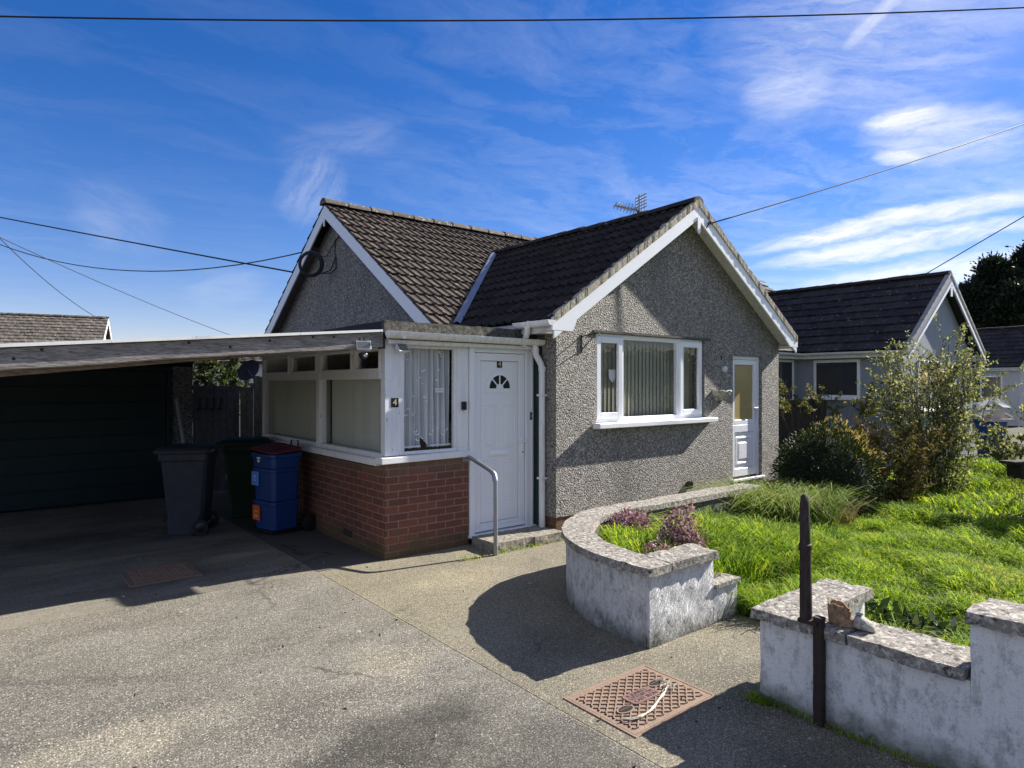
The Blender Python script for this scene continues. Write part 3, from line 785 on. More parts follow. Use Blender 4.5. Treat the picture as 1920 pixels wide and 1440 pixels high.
# front: corner post, net-curtained window, mullion, door frame
m_ = MB().box(PX + .0, 3.268, PY + .0, PY + .055, 1.03, 2.2).box(PX, PX + .07, PY + .055, PY + .06, 1.03, 2.2)
m_.build('corner_post', m_paint('white_board', (.79, .80, .82), .45, .3, .2), PO, bevel=.004)
m_ = MB()
casement(m_, 3.27, 3.935, 1.03, 2.15, PY + .012, .03, .05)
m_.box(3.935, 4.09, PY + .005, PY + .07, 1.03, 2.2); m_.box(3.27, 3.935, PY + .005, PY + .07, 2.15, 2.2)
m_.box(4.012, 4.018, PY + .001, PY + .006, 1.03, 2.18)
FW = m_.build('front_window', WHITE_OLD, PO, bevel=.004)
MB().add([(3.30, PY + .037, 1.06), (3.905, PY + .037, 1.06), (3.905, PY + .037, 2.12), (3.30, PY + .037, 2.12)], [(0, 1, 2, 3)]).build('pane', GLASS, FW)
vs = []; nx, nz = 150, 22
for j in range(nz + 1):
    for i in range(nx + 1):
        t = i / nx; x = 3.29 + .625 * t; zt = j / nz
        sc = abs(math.sin(i * .42)) * .012
        gap = .10 * math.exp(-((t - .47) / .05) ** 2)
        zb = 1.075 + sc + gap
        amp = .034 + .012 * (1 - zt)
        ph = 2 * PI * t * 7.5 + 1.3 * math.sin(t * 9) + .25 * math.sin(zt * 3 + t * 5)
        vs.append((x + .008 * math.sin(ph * .5 + zt), PY + .14 + amp * math.sin(ph), zb + (2.13 - zb) * zt))
m_ = MB().add(vs, [(j * (nx + 1) + i, j * (nx + 1) + i + 1, (j + 1) * (nx + 1) + i + 1, (j + 1) * (nx + 1) + i) for j in range(nz) for i in range(nx)])
cu = m_.build('net_curtain', NET, FW, smooth=180)
for k in range(26):
    x, z = random.uniform(3.31, 3.89), random.uniform(1.12, 2.08); s = random.uniform(.012, .021); a = random.uniform(-.9, .9); y = PY + .078
    ca, sa = math.cos(a), math.sin(a); m_ = MB()
    pts = [(0, -.1 * s), (s, s * .9), (1.15 * s, .1 * s), (.6 * s, -s * .45), (0, -.3 * s), (-.6 * s, -s * .45), (-1.15 * s, .1 * s), (-s, s * .9)]
    m_.add([(x + ca * u - sa * w, y, z + sa * u + ca * w) for u, w in pts], [(0, 1, 2, 3, 4), (0, 4, 5, 6, 7)]); m_.build('lace_butterfly', MOTIF, FW)
for xa, xb in ((3.295, 3.53), (3.64, 3.905)):
    m_ = MB(); n = 40
    for i in range(n + 1):
        x = xa + (xb - xa) * i / n; z = 1.085 + abs(math.sin(i * .63)) * .012; m_.v += [(x, PY + .08, z), (x, PY + .08, z + .016)]
    m_.f += [(2 * i, 2 * i + 2, 2 * i + 3, 2 * i + 1) for i in range(n)]; m_.build('lace_edge', MOTIF, FW)
m_ = MB().box(3.68, 3.80, PY + .041, PY + .043, 1.685, 1.705).box(3.69, 3.80, PY + .041, PY + .043, 1.66, 1.68).build('paper_notice', STICK_W, FW)
# interior
MB().box(PX + .24, 4.66, 5.9, 9.5, -.02, .02).build('porch_floor', ROOM, PO)
MB().box(PX + .08, 4.66, 5.88, 9.4, 2.185, 2.198).build('ceiling', WHITE_OLD, PO)
MB().box(PX + .08, 4.66, PYB - .06, PYB, 0.0, 2.2).build('rear_wall', WHITE_OLD, PO)
# door
m_ = MB(); fy = PY + .015
m_.box(4.095, 4.165, fy - .02, fy + .07, .10, 2.16); m_.box(4.90, 5.02, fy - .02, fy + .07, .10, 2.16); m_.box(4.165, 4.90, fy - .02, fy + .07, 2.10, 2.16)
m_.box(4.0955, 4.16, fy - .035, fy - .02, .10, 2.16); m_.box(4.975, 5.0, fy - .032, fy - .02, .10, 2.16)
m_.box(4.095, 5.02, fy - .02, fy + .07, 2.16, 2.2)
m_.box(4.08, 5.03, fy - .07, fy + .05, .07, .10)
FD = m_.build('front_door', WHITE, PO, bevel=.005)
d0, d1, dz0, dz1 = 4.172, 4.893, .115, 2.095; yl = fy + .0
m_ = MB(); casement(m_, d0, d1, dz0, dz1, yl, .085, .05)
m_.box(d0 + .09, d1 - .09, yl + .012, yl + .04, dz0 + .09, dz1 - .09)
m_.box(d0, d1, yl - .012, yl, dz0, dz0 + .035)
pc = (d0 + d1) / 2
for xa, xb in ((d0 + .13, pc - .035), (pc + .035, d1 - .13)):
    for za, zb in ((1.03, 1.52), (.42, .90)):
        casement(m_, xa, xb, za, zb, yl + .006, .014, .01)
        m_.box(xa + .04, xb - .04, yl + .003, yl + .014, za + .04, zb - .04)
LEAF = m_.build('door_leaf', WHITE, FD, bevel=.005)
# fanlight: half-round frame with four panes
fc = (pc, 1.70); ro, ri = .205, .15
m_ = MB(); n = 20
def arc(r, k, n=20): a = PI * k / n; return (fc[0] + r * math.cos(a), fc[1] + r * math.sin(a))
for k in range(n):
    P = [arc(ro, k), arc(ro, k + 1), arc(ri, k + 1), arc(ri, k)]
    m_.prism([(x, yl + .0, z) for x, z in P], (0, .014, 0))
for k in range(n):
    P = [arc(.05, k), arc(.05, k + 1), (fc[0], fc[1])]
    m_.prism([(x, yl + .001, z) for x, z in P], (0, .013, 0))
for a in (45, 90, 135):
    ca, sa = math.cos(R(a)), math.sin(R(a)); w = .007
    m_.prism([(fc[0] + ca * r - sa * w * s, yl + .002, fc[1] + sa * r + ca * w * s) for r, s in ((.045, -1), (.155, -1), (.155, 1), (.045, 1))], (0, .011, 0))
m_.box(fc[0] - ro, fc[0] + ro, yl + .0, yl + .014, fc[1] - .05, fc[1] - .001)
FL = m_.build('fanlight', WHITE, FD)
m_ = MB().prism([(*[(x, yl + .009, z)][0],) for x, z in [arc(ri + .01, k) for k in range(n + 1)]], (0, .002, 0)); m_.build('fan_pane', m_plain('fan_glass', (.03, .032, .035), .08, 0, .1, 4, 0, .6), FD)
MB().box(pc - .15, pc + .13, yl - .008, yl + .012, .945, 1.005).box(pc - .13, pc + .11, yl - .012, yl, .955, .995).build('letterbox', m_paint('letterbox_white', (.86, .87, .88), .2), FD, bevel=.004)
MB().box(d1 - .05, d1 - .02, yl - .012, yl, .9, 1.13).box(d1 - .15, d1 + .0, yl - .05, yl - .032, 1.075, 1.092).box(d1 - .045, d1 - .027, yl - .035, yl - .01, 1.075, 1.092).build('handle', m_paint('handle_white', (.86, .87, .88), .2), FD, bevel=.004)
MB().lathe([(0, 0), (.009, 0), (.009, -.004), (0, -.004)], (d1 - .035, yl - .012, .96), 10, 'y').build('lock', BLACK, FD)
def number_plate(parent, x, z, y, s):
    pl = MB().box(x - s * .5, x + s * .5, y - .004, y, z - s * .55, z + s * .55).build('number_plate', BLACK, parent, bevel=.001)
    mt = Matrix.Translation((x, y - .0055, z)) @ Matrix.Rotation(PI / 2, 4, 'X')
    text_mesh('4', s * 1.12, mt, GOLD, 'number', pl, .001)
number_plate(FD, pc - .0, 1.975, yl + .012, .075)
number_plate(PO, 3.183, 1.563, PY, .085)
MB().box(4.96, 4.985, fy - .034, fy - .02, 1.33, 1.42).build('doorbell', BLACK, PO, bevel=.003)
MB().lathe([(0, 0), (.007, 0), (.006, -.004), (0, -.004)], (4.972, fy - .034, 1.375), 10, 'y').build('bell_button', STICK_W, PO)
MB().box(3.99, 4.045, PY - .03, PY + .005, 1.47, 1.56).build('key_safe', BLACK, PO, bevel=.006)
# roof
m_ = MB().box(PX - .02, 5.04, PY - .02, PYB + .05, 2.2, 2.27); m_.build('roof_deck', FELT_D, PO)
m_ = MB().gbox(PX - .03, 5.02, PY - .045, PY + .10, 2.27, 2.378, .05)
m_.build('roof_kerb', FELT, PO, rough=(9, .007))
m_ = MB().box(PX - .03, PX + .08, PY + .10, PYB + .05, 2.27, 2.375).box(PX - .035, PX - .03 + .003, PY + .02, PYB + .05, 2.16, 2.37)
m_.build('roof_edge', FELT_D, PO)
m_ = MB().box(PX + .0, 5.03, PY - .06, PY - .035, 2.19, 2.275); m_.build('fascia', WHITE_OLD, PO)
gm = MB(); gutter(gm, (PX - .03, PY - .115, 2.268), (5.20, PY - .115, 2.258), .066)
for x in (3.2, 4.15, 4.95): gm.box(x - .012, x + .012, PY - .165, PY - .05, 2.2, 2.268)
gm.box(PX + .005, 5.2, PY - .06, PY - .05, 2.15, 2.20)
gm.build('gutter', WHITE_GUT, PO, smooth=50)
dp = [(4.96, PY - .105, 2.21), (4.96, PY - .105, 2.12), (4.965, PY - .115, 2.08), (4.995, PY - .155, 1.99), (5.004, PY - .17, 1.94), (5.004, PY - .17, .03)]
DP = MB().tube(dp, .037, 14)
DP.lathe([(.043, 0), (.043, .05)], (4.96, PY - .105, 2.12), 14); DP.lathe([(.043, 0), (.043, .05)], (5.004, PY - .17, 1.90), 14)
DPo = DP.build('downpipe', WHITE_GUT, PO, smooth=50)
for z in (1.62, .66):
    MB().box(4.958, 5.05, PY - .215, PY - .125, z - .012, z + .012).build('pipe_clip', WHITE_GUT, DPo, bevel=.003)

# step and handrail
ST = MB().gbox(4.08, 4.60, 5.32, 5.735, 0, .105, .05).gbox(4.605, 5.02, 5.30, 5.735, 0, .10, .05).build('door_step', STEPST, None, rough=(11, .008), loc=(4.5, 5.5, 0))
tag(ST, 'low stone step in front of the white front door', 'step')
HR = thing('handrail', 'grey steel handrail from brick base to concrete path', 'handrail', (4.05, 5.28, 0))
MB().tube([(4.05, 5.80, .965), (4.05, 5.72, .955), (4.05, 5.45, .88), (4.05, 5.34, .845), (4.05, 5.30, .82), (4.05, 5.28, .76), (4.05, 5.28, .0)], .021, 12).build('rail', STEEL, HR, smooth=60)
MB().tube([(4.05, 5.335, .842), (4.05, 5.30, .82), (4.05, 5.28, .75)], .027, 12).build('elbow', STEEL, HR, smooth=60)
MB().tube([(4.05, 5.28, .10), (4.05, 5.28, .0)], .026, 12).build('foot_socket', STEEL, HR, smooth=60)
MB().box(4.0, 4.085, 5.79, 5.809, .91, 1.0).build('wall_flange', STEEL, HR, bevel=.004)

# security lights
def floodlight(name, label, c, rz, cam):
    t = thing(name, label, 'light', c, rz)
    tilt = Matrix.Rotation(R(-32), 3, 'X')
    q = MB()
    P0 = [(-.07, -.03, -.05), (.07, -.03, -.05), (.07, -.03, .05), (-.07, -.03, .05)]; P1 = [(-.045, .04, -.03), (.045, .04, -.03), (.045, .04, .03), (-.045, .04, .03)]
    q.add([tilt @ Vector(p) for p in P0 + P1], [(0, 1, 2, 3), (4, 7, 6, 5), (0, 4, 5, 1), (1, 5, 6, 2), (2, 6, 7, 3), (3, 7, 4, 0)])
    q.build('housing', SILVER, t, world=False, bevel=.004)
    q = MB().add([tilt @ Vector(p) for p in [(-.06, -.032, -.04), (.06, -.032, -.04), (.06, -.032, .04), (-.06, -.032, .04)]], [(0, 1, 2, 3)])
    q.build('lamp_glass', m_plain('lamp_glass', (.12, .13, .12), .08, 0, .2, 20, 0, .8), t, world=False)
    MB().box(-.012, .012, .02, .09, -.012, .012).build('bracket', BLACK, t, world=False)
    if cam:
        MB().lathe([(0, -.04), (.03, -.03), (.042, -.005), (.042, .02), (.03, .03), (0, .03)], (0, .0, -.085), 16).build('sensor', BLACK, t, world=False, smooth=60)
        MB().lathe([(0, -.052), (.014, -.05), (.014, -.03), (0, -.03)], (.01, 0, -.085), 12, 'y').build('lens', SILVER, t, world=False)
        MB().tube([(.0, .05, .0), (.01, .05, .08), (-.02, .06, .14)], .006, 6).build('cable', BLACK, t, world=False)
    return t
floodlight('security_light', 'silver floodlight on the porch corner post above the number', (3.215, PY - .075, 2.10), R(14), False)
floodlight('camera_light', 'silver floodlight with black camera dome hung under the beam', (2.80, 5.72, 2.105), R(-20), True)

# ------------------------------------------------------------------ carport
CP = thing('carport', 'lean-to carport with weathered grey timber beam', 'carport', (1.0, 8.4, 0))
CS = (2.282 - 2.026) / 2.97
def cz(x): return 2.262 + CS * (x - 3.047)
m_ = MB(); n = 60; sec = []
xa, xb = -2.2, 3.03; vs = []
for i in range(n + 1):
    x = xa + (xb - xa) * i / n; t = cz(x)
    bo = t - .152 - .006 * mnoise.noise((x * 2.2, 0, 1)) - (.012 if x < 1.0 else 0) * max(0, min(1, (1.0 - x) * 3))
    yo = .006 * mnoise.noise((x * 1.7, 4, 0))
    vs += [(x, 5.765 + yo, bo + .008), (x, 5.775 + yo, bo), (x, 5.83, bo), (x, 5.83, t), (x, 5.77 + yo, t), (x, 5.765 + yo, t - .008)]
fs = [(i * 6 + k, (i + 1) * 6 + k, (i + 1) * 6 + (k + 1) % 6, i * 6 + (k + 1) % 6) for i in range(n) for k in range(6)] + [tuple(range(6)), tuple(n * 6 + k for k in range(5, -1, -1))]
m_.add(vs, fs); BM = m_.build('front_beam', BEAM, CP)
for x, dz in ((.31, -.03), (1.28, -.025), (1.93, -.035), (2.32, -.02), (2.78, -.06), (.15, -.085), (1.60, -.075), (2.52, -.03)):
    MB().lathe([(0, -.003), (.011, -.003), (.011, 0), (0, 0)], (x, 5.763, cz(x) + dz), 10, 'y').build('bolt_hole', RUBBER, BM)
m_ = MB().prism([(xa, 5.835, cz(xa) - .26), (xb, 5.835, cz(xb) - .135), (xb, 5.835, cz(xb) - .02), (xa, 5.835, cz(xa) - .02)], (0, .09, 0)); m_.build('inner_beam', BROWNW, CP)
m_ = MB()
for k, y in enumerate((6.9, 8.1, 9.3, 10.5)):
    m_.prism([(xa, y, cz(xa) - .12), (xb, y, cz(xb) - .12), (xb, y, cz(xb) - .01), (xa, y, cz(xa) - .01)], (0, .05, 0))
m_.build('joist', BROWNW, CP)
m_ = MB().prism([(xa - .1, 5.74, cz(xa - .1) + .004), (xb + .01, 5.74, cz(xb) + .004), (xb + .01, 5.74, cz(xb) + .02), (xa - .1, 5.74, cz(xa - .1) + .02)], (0, 5.5, 0)); m_.build('roof_sheet', FELT_D, CP)
m_ = MB().prism([(xa - .1, 5.728, cz(xa - .1) - .004), (xb - .02, 5.728, cz(xb) - .0), (xb - .02, 5.728, cz(xb) + .023), (xa - .1, 5.728, cz(xa - .1) + .023)], (0, .012, 0)); m_.build('edge_trim', WHITE_OLD, CP)
MB().box(3.032, 3.062, 5.78, 5.87, 2.1, 2.29).build('end_plate', BLACK, CP)
MB().box(-2.15, -2.05, 5.84, 5.94, 0, 1.75).build('post', BROWNW, CP)

# ------------------------------------------------------------------ garage, gate, fence behind
GA = thing('garage', 'flat roofed garage with dark green door under the carport', 'garage', (.8, 13, 0))
m_ = MB().box(2.235, 2.52, 11.1, 11.35, 0, 2.02).box(2.3, 2.5, 11.35, 16, 0, 2.02).box(-2.2, -1.95, 11.1, 16, 0, 2.02).box(-1.95, -.45, 11.1, 11.3, 0, 2.02).box(-1.95, 2.3, 15.8, 16, 0, 2.02)
m_.build('wall', PEB_D, GA)
MB().box(-2.3, 2.56, 11.26, 16.1, 2.02, 2.12).build('roof', FELT_D, GA)
m_ = MB().box(2.16, 2.232, 11.08, 11.2, 0, 2.02).box(-.45, -.38, 11.08, 11.2, 0, 2.02).box(-.38, 2.16, 11.08, 11.2, 1.95, 2.02)
m_.build('door_frame', GDOOR, GA, bevel=.004)
m_ = MB(); z = .03
while z < 1.9:
    zz = min(z + .243, 1.94); m_.box(-.375, 2.155, 11.12, 11.15, z, zz - .012); z += .243
m_.box(-.375, 2.155, 11.128, 11.16, .03, 1.945)
m_.build('garage_door', GDOOR, GA, bevel=.005)

GT = thing('timber_gate', 'dark closeboard timber gate between garage and porch', 'gate', (2.9, 11.12, 0))
m_ = MB(); x = 2.53
while x < 3.22: m_.box(x, x + .095, 11.1 + random.uniform(0, .006), 11.125, .04, 1.66); x += .1
m_.build('boards', GATEW, GT)
MB().box(2.525, 3.24, 11.085, 11.14, 1.66, 1.72).build('top_rail', GATEW, GT)
for k in range(4):
    xx = 2.62 + k * .105
    MB().box(xx, xx + .012, 11.085, 11.1, 1.36, 1.52).box(xx - .015, xx + .045, 11.083, 11.1, 1.51, 1.522).box(xx - .05, xx + .012, 11.07, 11.1, 1.345, 1.368).build('iron_hook', BLACK, GT)
FP = thing('fence_panel', 'greenish timber fence panel between the gate and porch', 'fence', (3.5, 11.15, 0))
m_ = MB()
for x0, x1, zt in ((3.25, 3.345, 1.705), (3.35, 3.45, 1.70)): m_.box(x0, x1, 11.11, 11.14, 0, zt)
for x0, x1, zt in ((3.455, 3.55, 1.885), (3.555, 3.65, 1.87), (3.655, 3.75, 1.88), (3.755, 4.65, 1.88)): m_.box(x0, x1, 11.09, 11.12, 0, zt)
m_.build('boards', FENCEW, FP, bevel=.003)
pk = MB().bar((2.43, 10.72, .0), (2.285, 11.06, 1.52), .03, .062).build('plank', PLANK, None, bevel=.003, loc=(2.43, 10.72, 0)); tag(pk, 'pale green painted plank leaning on the garage pier', 'plank')
stk = MB().tube([(3.20, 10.95, 0), (3.17, 11.07, 1.45)], .009, 6).build('cane', m_plain('cane_red', (.16, .075, .05), .8), None, loc=(3.2, 10.95, 0)); tag(stk, 'thin reddish garden cane leaning on the gate', 'cane')
SD = thing('satellite_dish', 'dark satellite dish above the fence beside the porch', 'dish', (3.5, 11.25, 1.85))
m_ = MB(); rows = []; ax = Vector((.35, -.72, -.42)).normalized(); u = ax.cross(Vector((0, 0, 1))).normalized(); w = u.cross(ax)
cen = Vector((3.37, 11.2, 2.0)); nr = 5; vs = [cen + ax * -.0]
for i in range(1, nr + 1):
    r = .215 * i / nr
    for k in range(20):
        a = 2 * PI * k / 20; vs.append(cen - ax * (-.05 * (i / nr) ** 2) + u * math.cos(a) * r + w * math.sin(a) * r * .9)
fs = [(0, 1 + k, 1 + (k + 1) % 20) for k in range(20)] + [(1 + (i - 1) * 20 + k, 1 + i * 20 + k, 1 + i * 20 + (k + 1) % 20, 1 + (i - 1) * 20 + (k + 1) % 20) for i in range(1, nr) for k in range(20)]
m_.add(vs, fs).build('reflector', DISH, SD, smooth=180)
MB().tube([cen + ax * .02, cen + Vector((.08, -.05, -.13)), Vector((3.5, 11.14, 1.8))], .016, 8).tube([cen - w * .19, cen - w * .2 + ax * .22], .009, 6).obox(cen - w * .19 + ax * .24, (.05, .05, .09), Matrix.Identity(3)).build('arm', DISH, SD)

# ------------------------------------------------------------------ bins and recycling boxes
def wheelie(label, loc, rz, mat, group):
    t = thing('wheelie_bin', label, 'wheelie bin', loc, rz, group); t.scale = (.92, .84, 1.)
    w0, d0, w1, d1, h = .215, .22, .275, .31, .96           # half widths foot / top
    vs = []
    def ring(hw, y0, y1, z, c):
        return [(-hw + c, y0, z), (hw - c, y0, z), (hw, y0 + c, z), (hw, y1 - c, z), (hw - c, y1, z), (-hw + c, y1, z), (-hw, y1 - c, z), (-hw, y0 + c, z)]
    rr = [ring(w0 - .01, -.215, .155, .0, .04), ring(w0, -.225, .17, .03, .045), ring(w0 + .006, -.228, .25, .26, .045), ring(w1 - .012, -.29, .30, .86, .04), ring(w1 + .012, -.315, .32, .875, .03), ring(w1 + .012, -.315, .32, .95, .03), ring(w1 - .015, -.285, .295, .952, .03), ring(w1 - .05, -.24, .26, .5, .03)]
    for r in rr: vs += r
    fs = [(i * 8 + k, i * 8 + (k + 1) % 8, (i + 1) * 8 + (k + 1) % 8, (i + 1) * 8 + k) for i in range(len(rr) - 1) for k in range(8)] + [tuple(range(7, -1, -1))]
    MB().add(vs, fs).build('body', mat, t, world=False, bevel=.006)
    vs = []
    rr = [ring(w1 + .03, -.36, .34, .955, .05), ring(w1 + .035, -.37, .345, .985, .05), ring(w1 + .0, -.33, .32, 1.02, .06), ring(w1 - .05, -.26, .27, 1.035, .06)]
    for r in rr: vs += r
    fs = [(i * 8 + k, i * 8 + (k + 1) % 8, (i + 1) * 8 + (k + 1) % 8, (i + 1) * 8 + k) for i in range(3) for k in range(8)] + [tuple(range(7, -1, -1)), tuple(24 + k for k in range(8))]
    lid = MB().add(vs, fs).tube([(-.17, -.375, .965), (-.17, -.40, .975), (.17, -.40, .975), (.17, -.375, .965)], .016, 8).build('lid', mat, t, world=False, bevel=.008, smooth=40)
    MB().tube([(-.24, .33, .97), (-.24, .385, .985), (.24, .385, .985), (.24, .33, .97)], .017, 8).build('handle', mat, t, world=False)
    for s in (-1, 1):
        wh = MB().lathe([(0, -.022), (.07, -.024), (.098, -.022), (.1, -.012), (.1, .012), (.098, .022), (.07, .024), (0, .022)], (s * .252, .225, .1), 24, 'x').build('wheel', RUBBER, t, world=False, smooth=40)
        MB().lathe([(0, -.03), (.05, -.028), (.06, -.0235), (.06, .0235), (.05, .028), (0, .03)], (s * .252, .225, .1), 16, 'x').build('hub', BLACK, wh, world=False, smooth=40)
    MB().tube([(-.25, .225, .1), (.25, .225, .1)], .012, 8).build('axle', STEEL, t, world=False)
    return t
wheelie('dark grey wheelie bin standing nearest the camera', (1.86, 8.36, 0), R(-118), BIN_G, 'household wheelie bins')
gb = wheelie('dark green wheelie bin with torn white sticker behind the blue boxes', (2.68, 8.95, 0), R(-112), BIN_GR, 'household wheelie bins')
MB().prism([(-.07, -.272, .50), (.02, -.272, .50), (.0, -.278, .56), (-.03, -.282, .64), (-.06, -.279, .58)], (0, -.012, 0)).build('sticker', STICK_W, gb, world=False)
MB().prism([(-.08, -.283, .72), (-.02, -.283, .72), (-.02, -.289, .80), (-.08, -.289, .80)], (0, -.012, 0)).build('sticker', m_plain('sticker_grey', (.3, .33, .3), .6), gb, world=False)

BX, BY = 2.66, 7.70
def rbox(name, label, z0, h, wb, wt, db, dt, group='stacked blue recycling boxes'):
    t = thing(name, label, 'recycling box', (BX, BY, z0), R(14), group)
    def ring(hw, hd, z, c=.035):
        return [(-hw + c, -hd, z), (hw - c, -hd, z), (hw, -hd + c, z), (hw, hd - c, z), (hw - c, hd, z), (-hw + c, hd, z), (-hw, hd - c, z), (-hw, -hd + c, z)]
    rr = [ring(wb, db, 0), ring(wt - .012, dt - .012, h - .045), ring(wt, dt, h - .042), ring(wt, dt, h - .002), ring(wt - .02, dt - .02, h), ring(wt - .03, dt - .03, h * .4)]
    vs = [p for r in rr for p in r]
    fs = [(i * 8 + k, i * 8 + (k + 1) % 8, (i + 1) * 8 + (k + 1) % 8, (i + 1) * 8 + k) for i in range(len(rr) - 1) for k in range(8)] + [tuple(range(7, -1, -1)), tuple(40 + k for k in range(8))]
    MB().add(vs, fs).build('tub', BOX_B, t, world=False, bevel=.004)
    return t
b1 = rbox('recycling_box', 'lowest blue recycling box with orange sticker, on the trolley', .07, .33, .165, .19, .19, .215)
b2 = rbox('recycling_box', 'middle blue recycling box with pale blue sticker', .402, .375, .17, .195, .195, .22)
b3 = rbox('recycling_box', 'topmost shallow blue recycling box with dark red lid', .779, .165, .185, .205, .215, .235)
MB().box(-.196, -.186, .045, .185, .10, .27).build('sticker', STICK_O, b1, world=False)
MB().box(-.199, -.1965, .075, .155, .13, .16).box(-.199, -.1965, .075, .14, .19, .21).build('sticker_print', m_plain('sticker_pale_orange', (.75, .3, .12), .5), b1, world=False)
MB().box(-.202, -.19, .06, .20, .17, .33).build('sticker', STICK_B, b2, world=False)
MB().box(-.205, -.2025, .10, .165, .22, .235).box(-.205, -.2025, .11, .155, .25, .29).build('sticker_print', m_plain('sticker_pale_blue', (.3, .45, .8), .5), b2, world=False)
MB().prism([(-.207, .02, .085), (-.207, .05, .06), (-.207, .08, .085), (-.207, .05, .10)], (.008, 0, 0)).box(-.207, -.2, .02, .08, .105, .125).build('emblem', STICK_W, b3, world=False)
def _r(hw, hd, z, c=.05): return [(-hw + c, -hd, z), (hw - c, -hd, z), (hw, -hd + c, z), (hw, hd - c, z), (hw - c, hd, z), (-hw + c, hd, z), (-hw, hd - c, z), (-hw, -hd + c, z)]
rr = [_r(.208, .238, .002), _r(.213, .243, .005), _r(.213, .243, .02), _r(.19, .22, .03), _r(.17, .2, .034)]
rr = [[(x, y, z + .167 + max(0, .035 + .11 * (.63 * x + .78 * y))) for x, y, z in r] for r in rr]
ld = MB().add([p for r in rr for p in r], [(i * 8 + k, i * 8 + (k + 1) % 8, (i + 1) * 8 + (k + 1) % 8, (i + 1) * 8 + k) for i in range(4) for k in range(8)] + [tuple(range(7, -1, -1)), tuple(32 + k for k in range(8))]).build('lid', LID_R, b3, world=False, bevel=.004)
for sy_ in (-.13, .13): MB().box(-.12, .12, sy_ - .02, sy_ + .02, .232 + .086 * sy_, .242 + .086 * sy_).build('lid_rib', LID_R, ld, world=False, bevel=.003)
TR = thing('box_trolley', 'black wheeled trolley with upright handle carrying blue boxes', 'trolley', (BX, BY, 0), R(14))
MB().box(-.18, .22, -.2, .2, .05, .068).build('platform', BLACK, TR, world=False)
MB().tube([(.225, -.07, .06), (.228, -.07, .8), (.245, -.07, 1.07), (.245, .07, 1.07), (.228, .07, .8), (.225, .07, .06)], .011, 8).build('handle', BLACK, TR, world=False)
for s in (-1, 1):
    MB().lathe([(0, -.022), (.085, -.022), (.1, -.012), (.1, .012), (.085, .022), (0, .022)], (.30, s * .225, .1), 20, 'y').build('wheel', RUBBER, TR, world=False, smooth=40)
MB().tube([(.30, -.22, .1), (.30, .22, .1)], .01, 8).build('axle', BLACK, TR, world=False)

# ------------------------------------------------------------------ drain covers
def diamond_plate(name, label, x0, x1, y0, y1, mat, z=.0, sp=.042, rot=False):
    t = thing(name, label, 'manhole cover', ((x0 + x1) / 2, (y0 + y1) / 2, 0))
    MB().box(x0, x1, y0, y1, z - .02, z + .004).build('plate', mat, t)
    fr = MB(); w = .022
    for a, b, c, d in ((x0 - w, x1 + w, y0 - w, y0 - .003), (x0 - w, x1 + w, y1 + .003, y1 + w), (x0 - w, x0 - .003, y0 - .003, y1 + .003), (x1 + .003, x1 + w, y0 - .003, y1 + .003)): fr.box(a, b, c, d, z - .02, z + .0055)
    fr.build('frame', mat, t, bevel=.002)
    bm = bmesh.new()
    rb = MB(); cx, cy = (x0 + x1) / 2, (y0 + y1) / 2; L = x1 - x0 + y1 - y0
    for s in (-1, 1):
        ang = R(38 if s > 0 else -38)
        d = Vector((math.cos(ang), math.sin(ang), 0)); nrm = Vector((-d.y, d.x, 0)); n = int(L / sp)
        for k in range(-n, n + 1):
            c = Vector((cx, cy, z + .006)) + nrm * (k * sp)
            rb.bar(c - d * L, c + d * L, .0075, .0095 if s > 0 else .0085)
    i = .03
    rb.build('tread_pattern', mat, t, clips=[((x0 + i, 0, 0), (-1, 0, 0)), ((x1 - i, 0, 0), (1, 0, 0)), ((0, y0 + i, 0), (0, -1, 0)), ((0, y1 - i, 0), (0, 1, 0))])
    return t
MC = diamond_plate('manhole_cover', 'rusty brown diamond plate manhole cover beside the white garden wall', 2.515, 3.165, 2.135, 2.615, MANH)
for x, y in ((2.66, 2.325), (3.03, 2.42)):
    q = MB(); n = 20
    ou = [(x + .06 * math.cos(2 * PI * k / n), y + .035 * math.sin(2 * PI * k / n)) for k in range(n)]; inn = [(x + .05 * math.cos(2 * PI * k / n), y + .027 * math.sin(2 * PI * k / n)) for k in range(n)]
    q.add([(a, b_, .0125) for a, b_ in ou] + [(a, b_, .0125) for a, b_ in inn] + [(a, b_, .0) for a, b_ in ou], [(k, (k + 1) % n, n + (k + 1) % n, n + k) for k in range(n)] + [(2 * n + k, 2 * n + (k + 1) % n, (k + 1) % n, k) for k in range(n)])
    q.build('key_ring', MANH, MC)
    MB().add([(a, b_, .0118) for a, b_ in inn], [tuple(range(n))]).build('keyhole', m_plain('keyhole_dark', (.015, .01, .01), .9), MC)
    MB().bar((x - .045, y, .013), (x + .045, y, .013), .01, .006).build('key_bar', MANH_D, MC)
NP = []
for cx_, cy_, a0_ in ((.085, .03, 0), (-.085, .03, 90), (-.085, -.03, 180), (.085, -.03, 270)):
    for k in range(5): a = R(a0_ + 22.5 * k); NP.append((2.845 + cx_ + .025 * math.cos(a), 2.372 + cy_ + .025 * math.sin(a), .003))
mpl = MB().prism(NP, (0, 0, .0115)).build('name_plate', m_plain('name_plate_rust', (.20, .115, .10), .7, .1, .2), MC)
for k, s in enumerate(('K JONES L', 'UTTOM TM', 'CAST IRON')):
    text_mesh(s, .036, Matrix.Translation((2.842 + .004 * k, 2.404 - .031 * k, .0148)), m_plain('letter_dark', (.03, .02, .018), .9), 'lettering', mpl, .0008)
DC = diamond_plate('drain_cover', 'dark rusty drain cover in the carport shade', .98, 1.52, 6.44, 6.98, MANH, sp=.05)
sr = MB(); random.seed(11)
